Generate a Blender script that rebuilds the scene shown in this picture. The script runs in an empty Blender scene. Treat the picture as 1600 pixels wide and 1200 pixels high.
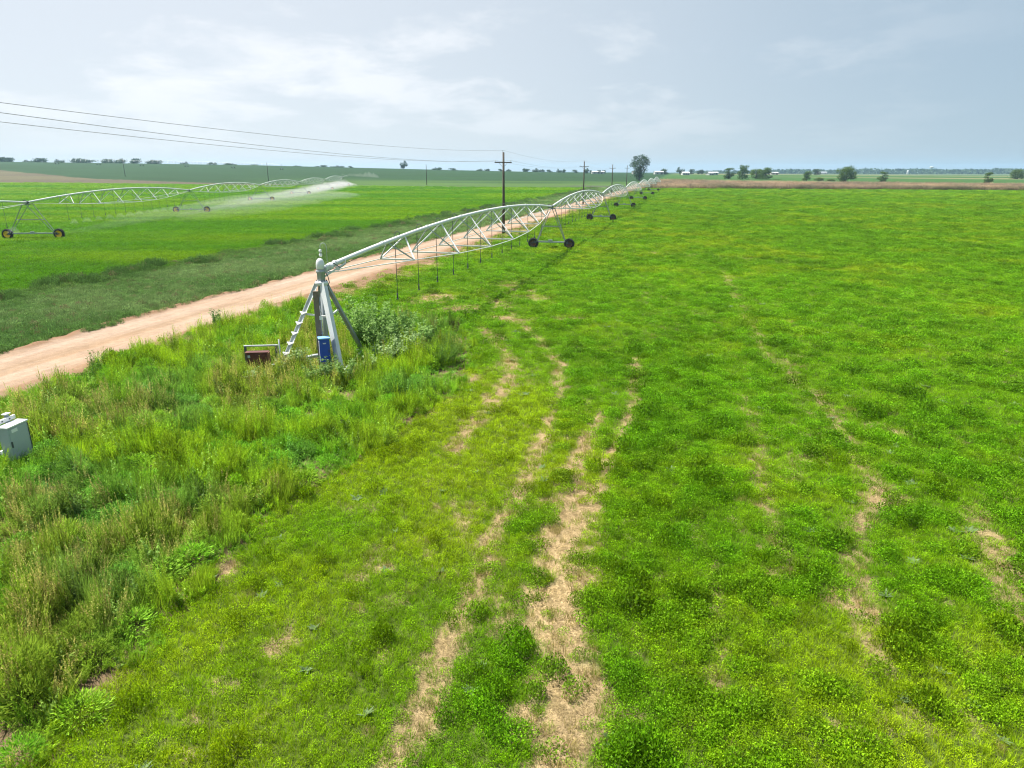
import bpy, math, random
import numpy as np
from mathutils import Vector, Matrix

rad = math.radians
rng = np.random.default_rng(7)
random.seed(7)
S = bpy.context.scene
COL = S.collection

# ------------------------------------------------------------------ camera
cd = bpy.data.cameras.new("camera")
cam = bpy.data.objects.new("camera", cd)
COL.objects.link(cam)
cam.location = (0, 0, 8.0)
cam.rotation_euler = (rad(90 - 17.3), 0, 0)
cd.sensor_width = 36.0
cd.lens = 24.0
cd.clip_start = 0.1
cd.clip_end = 20000
S.camera = cam

# ------------------------------------------------------------------ light
SUN_TO = Vector((-0.50, 0.28, 1.0)).normalized()      # towards the sun: left and a little ahead
sd = bpy.data.lights.new("sun", 'SUN')
sd.energy = 5.0
sd.angle = rad(0.6)
sd.color = (1.0, 0.95, 0.86)
sun = bpy.data.objects.new("sun", sd)
COL.objects.link(sun)
sun.rotation_euler = SUN_TO.to_track_quat('Z', 'Y').to_euler()
SUN_EL = math.asin(SUN_TO.z)
SUN_AZ = math.atan2(SUN_TO.x, SUN_TO.y)

W = bpy.data.worlds.new("World")
S.world = W
W.use_nodes = True
nt = W.node_tree
nt.nodes.clear()
def wn(t, **k):
    n = nt.nodes.new(t)
    for a, b in k.items(): setattr(n, a, b)
    return n
sky = wn('ShaderNodeTexSky')
sky.sky_type = 'NISHITA'
sky.sun_disc = False
sky.sun_elevation = SUN_EL
sky.sun_rotation = SUN_AZ
sky.altitude = 1400
sky.air_density = 1.0
sky.dust_density = 2.2
sky.ozone_density = 1.6
geo = wn('ShaderNodeTexCoord')
sep = wn('ShaderNodeSeparateXYZ')
nt.links.new(geo.outputs['Generated'], sep.inputs[0])
def wmath(op, a, b=None, c=None, clamp=False):
    n = wn('ShaderNodeMath', operation=op, use_clamp=clamp)
    for i, v in enumerate((a, b, c)):
        if v is None: continue
        if isinstance(v, (int, float)): n.inputs[i].default_value = v
        else: nt.links.new(v, n.inputs[i])
    return n.outputs[0]
zz = wmath('MAXIMUM', sep.outputs[2], 0.0)
den = wmath('ADD', zz, 0.20)
comb = wn('ShaderNodeCombineXYZ')
nt.links.new(wmath('DIVIDE', sep.outputs[0], den), comb.inputs[0])
nt.links.new(wmath('DIVIDE', sep.outputs[1], den), comb.inputs[1])
cn = wn('ShaderNodeTexNoise')
cn.inputs['Scale'].default_value = 2.1
cn.inputs['Detail'].default_value = 7
cn.inputs['Roughness'].default_value = 0.6
cn.inputs['Distortion'].default_value = 0.25
cof = wn('ShaderNodeVectorMath', operation='ADD')
nt.links.new(comb.outputs[0], cof.inputs[0])
cof.inputs[1].default_value = (3.7, 9.3, 0)
nt.links.new(cof.outputs[0], cn.inputs['Vector'])
cn2 = wn('ShaderNodeTexNoise')
cn2.inputs['Scale'].default_value = 0.7
cn2.inputs['Detail'].default_value = 3
nt.links.new(cof.outputs[0], cn2.inputs['Vector'])
cl = wmath('MULTIPLY_ADD', cn2.outputs['Fac'], 0.7, wmath('MULTIPLY', cn.outputs['Fac'], 0.65))
mr = wn('ShaderNodeMapRange', clamp=True, interpolation_type='SMOOTHSTEP')
nt.links.new(cl, mr.inputs['Value'])
mr.inputs['From Min'].default_value = 0.64
mr.inputs['From Max'].default_value = 0.80
mr.inputs['To Max'].default_value = 0.75
fade = wn('ShaderNodeMapRange', clamp=True)
nt.links.new(zz, fade.inputs['Value'])
fade.inputs['From Min'].default_value = 0.0
fade.inputs['From Max'].default_value = 0.10
sunward = wn('ShaderNodeVectorMath', operation='DOT_PRODUCT')   # haze is whiter towards the sun
nt.links.new(geo.outputs['Generated'], sunward.inputs[0])
sunward.inputs[1].default_value = (-0.87, 0.49, 0.0)
vr = wn('ShaderNodeMapRange', clamp=True, interpolation_type='SMOOTHSTEP')
nt.links.new(sunward.outputs['Value'], vr.inputs['Value'])
vr.inputs['From Min'].default_value = -0.25
vr.inputs['From Max'].default_value = 0.85
clf = wmath('MULTIPLY', wmath('MULTIPLY', mr.outputs[0], fade.outputs[0]), vr.outputs[0])
veil = wn('ShaderNodeMix', data_type='RGBA')           # thin high haze over the whole sky
veil.inputs[0].default_value = 0.86
nt.links.new(sky.outputs[0], veil.inputs[6])
vm = wn('ShaderNodeMix', data_type='RGBA')
nt.links.new(vr.outputs[0], vm.inputs[0])
vm.inputs[6].default_value = (2.85, 3.75, 4.5, 1)
vm.inputs[7].default_value = (5.7, 6.0, 6.35, 1)
nt.links.new(vm.outputs[2], veil.inputs[7])
mix = wn('ShaderNodeMix', data_type='RGBA')
nt.links.new(clf, mix.inputs[0])
nt.links.new(veil.outputs[2], mix.inputs[6])
mix.inputs[7].default_value = (7.2, 7.35, 7.6, 1)
bg = wn('ShaderNodeBackground')
bg.inputs['Strength'].default_value = 0.065
nt.links.new(mix.outputs[2], bg.inputs['Color'])
out = wn('ShaderNodeOutputWorld')
nt.links.new(bg.outputs[0], out.inputs['Surface'])

S.view_settings.view_transform = 'Standard'
S.view_settings.look = 'None'
S.view_settings.exposure = 1.14
S.view_settings.gamma = 1.0
S.view_settings.use_curve_mapping = False
S.render.engine = 'CYCLES'
S.cycles.max_bounces = 6
S.cycles.transparent_max_bounces = 8
S.cycles.volume_bounces = 0
S.cycles.use_denoising = True
S.cycles.filter_width = 1.15
S.cycles.caustics_reflective = False
S.cycles.caustics_refractive = False

HAZE = 0.00013

# ------------------------------------------------------------------ noise and terrain
def _hash(ix, iy, seed):
    h = (ix * 374761393 + iy * 668265263 + seed * 974711) & 0x7fffffff
    h = (h ^ (h >> 13)) * 1274126177 & 0x7fffffff
    return ((h ^ (h >> 16)) & 0xffff) / 65535.0
def vnoise(x, y, seed=0):
    x = np.asarray(x, float); y = np.asarray(y, float)
    ix = np.floor(x).astype(np.int64); iy = np.floor(y).astype(np.int64)
    fx = x - ix; fy = y - iy
    fx = fx * fx * (3 - 2 * fx); fy = fy * fy * (3 - 2 * fy)
    a = _hash(ix, iy, seed); b = _hash(ix + 1, iy, seed)
    c = _hash(ix, iy + 1, seed); d = _hash(ix + 1, iy + 1, seed)
    return (a * (1 - fx) + b * fx) * (1 - fy) + (c * (1 - fx) + d * fx) * fy
def fbm(x, y, octv=4, seed=0):
    s = 0; a = 0.5; t = 0
    for i in range(octv):
        s = s + a * vnoise(x * 2 ** i, y * 2 ** i, seed + i * 17); t += a; a *= 0.5
    return s / t
def sstep(a, b, x):
    t = np.clip((np.asarray(x, float) - a) / (b - a), 0, 1)
    return t * t * (3 - 2 * t)

HX = [-3000, -645, -483, -403, -322, -242, -137, -81, 0, 90, 200, 400, 700, 1200, 5000]
HZ = [24, 19.6, 17.6, 16.5, 15.3, 13.3, 10.3, 9.4, 8.0, 6, 5, 3.5, 1.5, 0, 0]
def terrain(X, Y):
    X = np.asarray(X, float); Y = np.asarray(Y, float)
    return np.interp(X, HX, HZ) * sstep(250, 900, Y)
def tz(x, y): return float(terrain(x, y))

ER = (0.9699, -0.2435)        # across the road, to the right
UR = (0.2435, 0.9699)         # along the road, away
def Eof(X, Y): return ER[0] * X + ER[1] * Y
def Nof(X, Y): return UR[0] * X + UR[1] * Y
def from_EN(E, N): return ER[0] * E + UR[0] * N, ER[1] * E + UR[1] * N
def nof(X, Y): return Y - (348.7 - 0.194 * X)

VERGE = np.array([(-40, 3), (-6.9, 3), (-6.35, 9.5), (-5.8, 14.5), (-3.75, 19.7), (-1.9, 25), (-1.7, 31), (-2.6, 37.2), (-5.5, 39.0),
                  (-9.5, 41.0), (-13.5, 43.5), (-14.6, 41.2), (-16.6, 34.4), (-18.9, 24.0), (-24.5, 3)])
def in_poly(X, Y, P):
    X = np.asarray(X, float); Y = np.asarray(Y, float)
    ins = np.zeros(X.shape, bool)
    n = len(P)
    for i in range(n):
        x1, y1 = P[i]; x2, y2 = P[(i + 1) % n]
        c = ((y1 > Y) != (y2 > Y)) & (X < (x2 - x1) * (Y - y1) / (y2 - y1 + 1e-12) + x1)
        ins ^= c
    return ins
def dist_poly(X, Y, P, closed=False):
    X = np.asarray(X, float); Y = np.asarray(Y, float)
    d = np.full(X.shape, 1e9)
    n = len(P)
    for i in range(n if closed else n - 1):
        x1, y1 = P[i][:2]; x2, y2 = P[(i + 1) % n][:2]
        dx, dy = x2 - x1, y2 - y1
        t = np.clip(((X - x1) * dx + (Y - y1) * dy) / (dx * dx + dy * dy + 1e-9), 0, 1)
        d = np.minimum(d, np.hypot(X - x1 - t * dx, Y - y1 - t * dy))
    return d
def verge_depth(X, Y):
    """metres inside the weedy verge (negative outside)"""
    d = dist_poly(X, Y, VERGE, True)
    return np.where(in_poly(X, Y, VERGE), d, -d) + (fbm(X * 1.1, Y * 1.1, 3, 91) - 0.5) * 1.0

# bare wheel tracks and worn patches of the right-hand field: points, half width, strength
TRACKS = [
    ([(-1.9, 6.5), (-1.19, 9.6), (-0.66, 12.3), (0.0, 15.5), (0.56, 18.2), (1.3, 21.5), (1.66, 24.1), (2.08, 28.5), (1.2, 33), (0, 39.6), (-2.5, 48)], 0.25, 0.72),
    ([(0.75, 6.5), (0.86, 9.5), (1.05, 11), (1.1, 12.8), (1.45, 14.8), (1.75, 16.5)], 0.56, 0.97),
    ([(1.45, 15.5), (1.7, 17.5), (2.2, 19.5), (3.0, 22)], 0.26, 0.85),
    ([(2.1, 15.8), (2.7, 18.0), (3.5, 20.4), (4.3, 23), (5.1, 26.5), (5.6, 29.5)], 0.24, 0.8),
    ([(-2.0, 18.9), (-0.75, 22.9), (-0.05, 26.9), (-0.1, 30.5), (-1.6, 36)], 0.30, 0.75),
    ([(6.2, 9.6), (6.75, 11.4), (7.2, 12.6), (7.9, 14.2), (9.1, 15.6), (9.9, 17.2), (10.6, 20.2), (11.2, 22.7), (11.5, 29.5), (14.5, 43), (18, 59)], 0.26, 0.50),
    ([(5.6, 12.5), (6.6, 16.0), (7.6, 19.5), (8.6, 24.0)], 0.25, 0.45),
    ([(8.6, 8.8), (9.4, 10.6), (10.2, 12.4), (11.5, 15)], 0.35, 0.55),
    ([(3.4, 9), (4.0, 12), (4.6, 15.5)], 0.16, 0.35),
]
SPOTS = [(-6.0, 12.6, .28, 1), (-2.6, 12.6, .22, .9), (-1.9, 13.1, .25, .9), (-1.15, 14.6, .3, .9), (7.0, 18.4, .3, .8), (9.6, 16.1, .55, 1.1),
         (6.75, 11.35, .42, 1.1), (-3.4, 22.3, .5, .8), (-2.7, 24.4, .5, .8), (-1.7, 26.5, .5, .8), (12.5, 20.5, .3, .7), (5.0, 19.3, .3, .8),
         (-2.2, 9.9, .3, .8), (-4.2, 10.2, .25, .7), (-3.0, 41, 1.4, .8), (-1.0, 43, 1.2, .8), (1.5, 46, 1.6, .7), (-5, 45, 1.6, .9), (0.5, 51, 1.5, .6), (3, 38, .8, .6), (-0.3, 38.2, .9, .8)]
PIV = (-7.9, 28.3)
def bare(X, Y):
    """0 = full green cover, 1 = bare ground, for the mown right-hand field"""
    X = np.asarray(X, float); Y = np.asarray(Y, float)
    n1 = fbm(X * 1.3, Y * 1.3, 4, 3); n2 = fbm(X * 0.35, Y * 0.35, 3, 11); n3 = fbm(X * 4.1, Y * 4.1, 2, 29)
    wx = (fbm(X * 0.7, Y * 0.7, 3, 51) - .5) * 0.55
    b = np.zeros(X.shape)
    for pts, hw, st in TRACKS:
        d = dist_poly(X + wx, Y, pts)
        m = np.clip(1.45 - d / hw + (n1 - 0.5) * 1.9 + (n3 - .5) * 1.1, 0, 1) * st * (d < hw * 3)
        b = np.maximum(b, m)
    for x, y, r, st in SPOTS:
        d = np.hypot(X - x + wx * .5, (Y - y) * 0.8)
        b = np.maximum(b, np.clip(1.3 - d / r + (n1 - 0.5) * 2.8, 0, 1) * st * (d < 3 * r))
    r = np.hypot(X - PIV[0], Y - PIV[1])
    for R in (48.6, 47.9):
        b = np.maximum(b, np.clip(1.2 - abs(r - R) / 0.35 + (n1 - .62) * 4, 0, 1) * 0.55 * (Y > 50) * (Y < 90))
    b = np.maximum(b, np.clip((n3 - .80) * 6 + (n1 - .5) * 2.0, 0, 1) * .8 * sstep(45, 20, np.hypot(X, Y)))
    b = np.maximum(b, np.clip((n2 - 0.55) * 2.2 + (n1 - 0.60) * 3.2 + (n3 - .5) * .6, 0, 1) * 0.45 * sstep(75, 25, np.hypot(X, Y)))
    e = Eof(X, Y)
    edge = np.clip(1.25 - (e + 24.0) / 2.6 + (n1 - .5) * 2.2, 0, 1)
    b = np.maximum(b, edge * 0.95)
    return np.clip(b, 0, 1)

# ------------------------------------------------------------------ materials
def mat(name):
    m = bpy.data.materials.new(name)
    m.use_nodes = True
    n = m.node_tree
    b = n.nodes['Principled BSDF']
    return m, n, b
def simple(name, col, rough=0.6, metal=0.0, var=0.15, scale=8.0, rust=None, rust_amt=0.45, bump=0.0, spec=0.5):
    m, n, b = mat(name)
    tc = n.nodes.new('ShaderNodeTexCoord')
    no = n.nodes.new('ShaderNodeTexNoise')
    no.inputs['Scale'].default_value = scale
    no.inputs['Detail'].default_value = 5
    n.links.new(tc.outputs['Object'], no.inputs['Vector'])
    mx = n.nodes.new('ShaderNodeMix'); mx.data_type = 'RGBA'
    mx.inputs[6].default_value = (*[c * (1 - var) for c in col], 1)
    mx.inputs[7].default_value = (*[min(1, c * (1 + var)) for c in col], 1)
    n.links.new(no.outputs['Fac'], mx.inputs[0])
    last = mx.outputs[2]
    if rust:
        no2 = n.nodes.new('ShaderNodeTexNoise')
        no2.inputs['Scale'].default_value = scale * 0.45
        no2.inputs['Detail'].default_value = 8
        no2.inputs['Roughness'].default_value = 0.7
        n.links.new(tc.outputs['Object'], no2.inputs['Vector'])
        r = n.nodes.new('ShaderNodeMapRange')
        r.inputs['From Min'].default_value = 1 - rust_amt - 0.05
        r.inputs['From Max'].default_value = 1 - rust_amt + 0.1
        n.links.new(no2.outputs['Fac'], r.inputs['Value'])
        m2 = n.nodes.new('ShaderNodeMix'); m2.data_type = 'RGBA'
        n.links.new(r.outputs[0], m2.inputs[0])
        n.links.new(last, m2.inputs[6])
        m2.inputs[7].default_value = (*rust, 1)
        last = m2.outputs[2]
    n.links.new(last, b.inputs['Base Color'])
    b.inputs['Roughness'].default_value = rough
    b.inputs['Metallic'].default_value = metal
    b.inputs['Specular IOR Level'].default_value = spec
    if bump:
        bp = n.nodes.new('ShaderNodeBump')
        bp.inputs['Strength'].default_value = bump
        bp.inputs['Distance'].default_value = 0.02
        n.links.new(no.outputs['Fac'], bp.inputs['Height'])
        n.links.new(bp.outputs[0], b.inputs['Normal'])
    return m

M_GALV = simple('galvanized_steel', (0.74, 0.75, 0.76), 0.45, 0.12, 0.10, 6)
M_GALVD = simple('weathered_shaded_galvanized', (0.36, 0.40, 0.42), 0.5, 0.35, 0.2, 5)
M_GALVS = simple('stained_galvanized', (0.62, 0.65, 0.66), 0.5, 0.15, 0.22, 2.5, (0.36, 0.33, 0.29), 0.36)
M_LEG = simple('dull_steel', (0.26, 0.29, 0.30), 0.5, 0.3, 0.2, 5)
M_CAP = simple('cap_metal', (0.74, 0.76, 0.77), 0.35, 0.2, 0.06, 5)
M_DARK = simple('dark_steel', (0.09, 0.10, 0.115), 0.55, 0.3, 0.25, 5)
M_TYRE = simple('tyre_rubber', (0.022, 0.022, 0.024), 0.85, 0, 0.3, 9)
M_RIMD = simple('dark_rim', (0.10, 0.075, 0.065), 0.6, 0.2, 0.3, 6, (0.16, 0.07, 0.03), 0.5)
M_RIMY = simple('yellow_rim', (0.85, 0.52, 0.02), 0.5, 0, 0.12, 6)
M_HOSE = simple('black_hose', (0.040, 0.055, 0.068), 0.5, 0, 0.2, 6)
M_BLUE = simple('blue_paint', (0.012, 0.06, 0.42), 0.38, 0, 0.1, 5)
M_BLUET = simple('light_blue_paint', (0.20, 0.42, 0.75), 0.4, 0, 0.1, 5)
M_WHITE = simple('white_print', (0.78, 0.79, 0.78), 0.5, 0, 0.04, 5)
M_RUSTY = simple('red_brown_paint', (0.085, 0.020, 0.018), 0.6, 0, 0.25, 5, (0.20, 0.075, 0.03), 0.42, 0.2)
M_RUST = simple('rust', (0.22, 0.10, 0.055), 0.8, 0, 0.3, 8, (0.36, 0.16, 0.08), 0.45, 0.3)
M_GREY = simple('grey_enamel', (0.40, 0.46, 0.49), 0.5, 0.1, 0.08, 4, (0.30, 0.27, 0.24), 0.33)
M_WOOD = simple('creosote_wood', (0.075, 0.058, 0.046), 0.85, 0, 0.35, 7, None, 0, 0.4)
M_WOODG = simple('weathered_wood', (0.19, 0.155, 0.125), 0.85, 0, 0.3, 9, None, 0, 0.5)
M_INS = simple('glass_insulator', (0.42, 0.46, 0.47), 0.2, 0, 0.1, 6)
M_WIRE = simple('wire_metal', (0.28, 0.28, 0.29), 0.5, 0.4, 0.1, 3)
M_BARK = simple('bark', (0.11, 0.085, 0.065), 0.9, 0, 0.35, 3, None, 0, 0.5)
M_CONC = simple('concrete', (0.42, 0.39, 0.35), 0.9, 0, 0.15, 4, None, 0, 0.3)
M_WALLW = simple('white_siding', (0.50, 0.50, 0.49), 0.7, 0, 0.06, 0.5)
M_ROOFW = simple('metal_roof', (0.52, 0.54, 0.56), 0.4, 0.2, 0.08, 0.4)
M_ROOFD = simple('dark_roof', (0.13, 0.13, 0.14), 0.8, 0, 0.2, 0.6)
M_GLASS = simple('dark_window', (0.03, 0.035, 0.04), 0.1, 0, 0.1, 1)

def leaf_mat(name, instanced):
    m, n, b = mat(name)
    c = n.nodes.new('ShaderNodeAttribute'); c.attribute_name = 'col'
    last = c.outputs['Color']
    if instanced:
        t = n.nodes.new('ShaderNodeAttribute'); t.attribute_type = 'INSTANCER'; t.attribute_name = 'tint'
        mx = n.nodes.new('ShaderNodeMix'); mx.data_type = 'RGBA'; mx.blend_type = 'MULTIPLY'
        mx.inputs[0].default_value = 1
        n.links.new(last, mx.inputs[6]); n.links.new(t.outputs['Vector'], mx.inputs[7])
        last = mx.outputs[2]
    n.links.new(last, b.inputs['Base Color'])
    b.inputs['Roughness'].default_value = 0.55
    b.inputs['Specular IOR Level'].default_value = 0.08
    tr = n.nodes.new('ShaderNodeBsdfTranslucent')
    n.links.new(last, tr.inputs['Color'])
    ms = n.nodes.new('ShaderNodeMixShader')
    ms.inputs[0].default_value = 0.40
    n.links.new(b.outputs[0], ms.inputs[1]); n.links.new(tr.outputs[0], ms.inputs[2])
    n.links.new(ms.outputs[0], n.nodes['Material Output'].inputs['Surface'])
    return m
M_LEAFI = leaf_mat('plant_leaves', True)
M_LEAF = leaf_mat('tree_leaves', False)

def ground_mat():
    m, n, b = mat('soil_and_stubble')
    c = n.nodes.new('ShaderNodeAttribute'); c.attribute_name = 'col'
    tc = n.nodes.new('ShaderNodeTexCoord')
    prev = c.outputs['Color']
    hgt = None
    for sc, lo, hi in ((38.0, 0.55, 1.45), (7.0, 0.75, 1.25), (0.9, 0.85, 1.15), (0.06, 0.88, 1.12)):
        no = n.nodes.new('ShaderNodeTexNoise')
        no.inputs['Scale'].default_value = sc
        no.inputs['Detail'].default_value = 4
        no.inputs['Roughness'].default_value = 0.65
        n.links.new(tc.outputs['Object'], no.inputs['Vector'])
        r = n.nodes.new('ShaderNodeMapRange')
        r.inputs['From Min'].default_value = 0.25; r.inputs['From Max'].default_value = 0.75
        r.inputs['To Min'].default_value = lo; r.inputs['To Max'].default_value = hi
        n.links.new(no.outputs['Fac'], r.inputs['Value'])
        mx = n.nodes.new('ShaderNodeVectorMath'); mx.operation = 'SCALE'
        n.links.new(prev, mx.inputs[0]); n.links.new(r.outputs[0], mx.inputs['Scale'])
        prev = mx.outputs[0]
        if hgt is None: hgt = no.outputs['Fac']
    n.links.new(prev, b.inputs['Base Color'])
    b.inputs['Roughness'].default_value = 0.95
    b.inputs['Specular IOR Level'].default_value = 0.15
    bp = n.nodes.new('ShaderNodeBump')
    bp.inputs['Strength'].default_value = 0.5
    bp.inputs['Distance'].default_value = 0.03
    n.links.new(hgt, bp.inputs['Height'])
    n.links.new(bp.outputs[0], b.inputs['Normal'])
    return m
M_GROUND = ground_mat()

# ------------------------------------------------------------------ object helpers
def tag(o, label=None, cat=None, group=None, kind=None):
    if label: o['label'] = label
    if cat: o['category'] = cat
    if group: o['group'] = group
    if kind: o['kind'] = kind
    return o
def empty(name, loc, rz=0.0, parent=None):
    o = bpy.data.objects.new(name, None)
    o.empty_display_size = 0.2
    COL.objects.link(o)
    o.location = loc
    o.rotation_euler = (0, 0, rz)
    if parent: o.parent = parent
    return o
def np_mesh(name, V, F, mats, fmat=None, col=None, smooth=False):
    V = np.asarray(V, np.float32); F = np.asarray(F, np.int32)
    me = bpy.data.meshes.new(name)
    me.vertices.add(len(V)); me.vertices.foreach_set('co', V.ravel())
    k = F.shape[1]
    me.loops.add(F.size); me.loops.foreach_set('vertex_index', F.ravel())
    me.polygons.add(len(F))
    me.polygons.foreach_set('loop_start', np.arange(0, F.size, k, dtype=np.int32))
    me.polygons.foreach_set('loop_total', np.full(len(F), k, np.int32))
    if smooth: me.polygons.foreach_set('use_smooth', np.ones(len(F), bool))
    for m in mats: me.materials.append(m)
    if fmat is not None: me.polygons.foreach_set('material_index', np.asarray(fmat, np.int32))
    me.update(calc_edges=True)
    if col is not None:
        a = me.attributes.new('col', 'FLOAT_COLOR', 'POINT')
        c = np.ones((len(V), 4), np.float32); c[:, :3] = col
        a.data.foreach_set('color', c.ravel())
    me.validate()
    return me
def link(name, me, parent=None, loc=None):
    o = bpy.data.objects.new(name, me)
    COL.objects.link(o)
    if parent: o.parent = parent
    if loc is not None: o.location = loc
    return o
class MB:
    """collects simple solids and links them as one mesh"""
    def __init__(s): s.v = []; s.f = []; s.m = []; s.sm = []
    def add(s, vs, fs, mi=0, sm=False):
        o = len(s.v)
        s.v += [tuple(v) for v in vs]
        s.f += [tuple(i + o for i in f) for f in fs]
        s.m += [mi] * len(fs); s.sm += [sm] * len(fs)
    def box(s, c, size, mi=0, R=None):
        a, b, d = size[0] / 2, size[1] / 2, size[2] / 2
        vs = [Vector((x, y, z)) for x in (-a, a) for y in (-b, b) for z in (-d, d)]
        if R is not None: vs = [R @ v for v in vs]
        vs = [v + Vector(c) for v in vs]
        s.add(vs, [(0, 1, 3, 2), (4, 6, 7, 5), (0, 4, 5, 1), (2, 3, 7, 6), (0, 2, 6, 4), (1, 5, 7, 3)], mi)
    def bar(s, p, q, w, h=None, mi=0, up=(0, 0, 1)):
        p = Vector(p); q = Vector(q); d = q - p; L = d.length
        if L < 1e-6: return
        z = d.normalized(); u = Vector(up)
        if abs(z.dot(u)) > 0.98: u = Vector((1, 0, 0))
        x = u.cross(z).normalized(); y = z.cross(x)
        R = Matrix((x, y, z)).transposed()
        s.box((p + q) / 2, (w, h or w, L), mi, R)
    def tube(s, pts, r, n=8, mi=0, cap=True, sm=True):
        pts = [Vector(p) for p in pts]
        rs = r if isinstance(r, (list, tuple)) else [r] * len(pts)
        vs = []
        x = None
        for i, p in enumerate(pts):
            t = (pts[min(i + 1, len(pts) - 1)] - pts[max(i - 1, 0)]).normalized()
            if x is None:
                u = Vector((0, 0, 1)) if abs(t.z) < 0.9 else Vector((1, 0, 0))
                x = u.cross(t).normalized()
            else:
                x = (x - t * x.dot(t)).normalized()
            y = t.cross(x)
            for k in range(n):
                a = 2 * math.pi * k / n
                vs.append(p + (x * math.cos(a) + y * math.sin(a)) * rs[i])
        fs = []
        for i in range(len(pts) - 1):
            for k in range(n):
                fs.append((i * n + k, i * n + (k + 1) % n, (i + 1) * n + (k + 1) % n, (i + 1) * n + k))
        s.add(vs, fs, mi, sm)
        if cap:
            o = len(s.v) - len(vs)
            s.f.append(tuple(o + k for k in reversed(range(n)))); s.m.append(mi); s.sm.append(False)
            o2 = o + (len(pts) - 1) * n
            s.f.append(tuple(o2 + k for k in range(n))); s.m.append(mi); s.sm.append(False)
    def lathe(s, prof, n=16, c=(0, 0, 0), axis='z', mi=0, sm=True):
        vs = []
        for r, z in prof:
            for k in range(n):
                a = 2 * math.pi * k / n
                v = (r * math.cos(a), r * math.sin(a), z)
                if axis == 'y': v = (v[0], v[2], v[1])
                if axis == 'x': v = (v[2], v[0], v[1])
                vs.append(Vector(v) + Vector(c))
        fs = [(i * n + k, i * n + (k + 1) % n, (i + 1) * n + (k + 1) % n, (i + 1) * n + k) for i in range(len(prof) - 1) for k in range(n)]
        s.add(vs, fs, mi, sm)
    def mesh(s, name, mats):
        me = bpy.data.meshes.new(name)
        me.from_pydata(s.v, [], s.f)
        for m in (mats if isinstance(mats, (list, tuple)) else [mats]): me.materials.append(m)
        me.polygons.foreach_set('material_index', s.m)
        me.polygons.foreach_set('use_smooth', s.sm)
        me.update()
        return me
    def build(s, name, mats, parent=None, loc=None, bevel=0):
        o = link(name, s.mesh(name, mats), parent, loc)
        if bevel:
            b = o.modifiers.new('bevel', 'BEVEL'); b.width = bevel; b.segments = 2; b.limit_method = 'ANGLE'
        return o
def copy_tree(o, parent=None):
    c = o.copy(); COL.objects.link(c)
    if parent: c.parent = parent
    for ch in KIDS.get(o.name, []): 
        k = copy_tree(ch, c)
        KIDS.setdefault(c.name, []).append(k)
    return c
KIDS = {}
def kids(o):
    """record the children of a finished thing, so that copies need no search"""
    def rec(p):
        KIDS[p.name] = [x for x in ALLP.get(p.name, [])]
        for x in KIDS[p.name]: rec(x)
    ALLP = {}
    for x in COL.objects:
        if x.parent: ALLP.setdefault(x.parent.name, []).append(x)
    rec(o)
    return o

# ------------------------------------------------------------------ the ground, in zones
fine = np.arange(-46, 46.01, 0.23)
ang = np.concatenate([np.arange(-180, -46, 4.0), fine, np.arange(47, 180, 4.0)])
A = np.radians(ang)
rr = np.exp(np.arange(math.log(1.0), math.log(6000.0), 0.0125))
NA, NR = len(A), len(rr)
GX = (rr[:, None] * np.sin(A)[None, :]); GY = (rr[:, None] * np.cos(A)[None, :])
GZ = terrain(GX, GY) + (fbm(GX * 0.05, GY * 0.05, 3, 5) - .5) * 0.25 * sstep(30, 90, rr)[:, None] * sstep(1500, 500, rr)[:, None] - 0.02
rowi = np.arange(NR - 1)[:, None] * NA; coli = np.arange(NA)[None, :]
nxt = (coli + 1) % NA
GF = np.stack([rowi + coli, rowi + nxt, rowi + NA + nxt, rowi + NA + coli], -1)[..., ::-1].reshape(-1, 4)
FX = np.concatenate([GX.ravel()]); FY = GY.ravel(); FZ = GZ.ravel()

C_SOIL = np.array((0.33, 0.245, 0.135)); C_SOILD = np.array((0.15, 0.105, 0.06))
C_FIELD = np.array((0.042, 0.115, 0.004)); C_CROP = np.array((0.045, 0.14, 0.003))
C_HILL = np.array((0.013, 0.044, 0.009)); C_LIGHT = np.array((0.050, 0.100, 0.016)); C_TAN = np.array((0.095, 0.088, 0.042))  # hill and light greens set low: canopy self-shadow put into the colour
C_BROWN = np.array((0.078, 0.064, 0.038)); C_STRIP = np.array((0.06, 0.09, 0.032)); C_FAR = np.array((0.034, 0.088, 0.014))  # far green lowered too, the crop's own shading held in its colour
def fallow_top(X): return np.interp(X, [-700, -430, -270, -150, -90, 60], [240, 165, 60, 20, 8, 7])
def reed_top(X): return np.interp(X, [40, 90, 150, 300, 600, 1500], [150, 150, 120, 75, 60, 60])
def zones(X, Y):
    E = Eof(X, Y); n = nof(X, Y) + (fbm(X * .03, Y * .03, 2, 77) - .5) * 6
    z = np.zeros(X.shape, int)                       # 0 mown field
    z[(n < 0) & (E < -27)] = 2                       # strip of weeds beside the road
    z[(n < 0) & (E < -44)] = 1                       # crop
    z[(n < 0) & in_poly(X, Y, VERGE)] = 3            # verge
    z[(n >= 0) & (E < -24)] = 5                      # hill field
    z[(n >= 0) & (E < -24) & (n < fallow_top(X))] = 4
    z[(n >= 0) & (E >= -24)] = 6
    z[(n >= 0) & (E >= -24) & (n < reed_top(X))] = 7
    return z, E, n
Z, EE, NN = zones(FX, FY)
R0 = np.hypot(FX, FY)
b = bare(FX, FY)
big = fbm(FX * .018, FY * .06, 4, 21)[:, None]
mid = fbm(FX * .25, FY * .25, 4, 22)[:, None]
row = fbm(FX * .004 + 3, FY * .035, 3, 23)[:, None]
near = sstep(170, 60, R0)[:, None]
tan = C_SOIL * (0.8 + 0.4 * mid)
under = C_SOILD * (0.18 + .2 * mid) + np.array((0.025, 0.065, 0.0))
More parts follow.
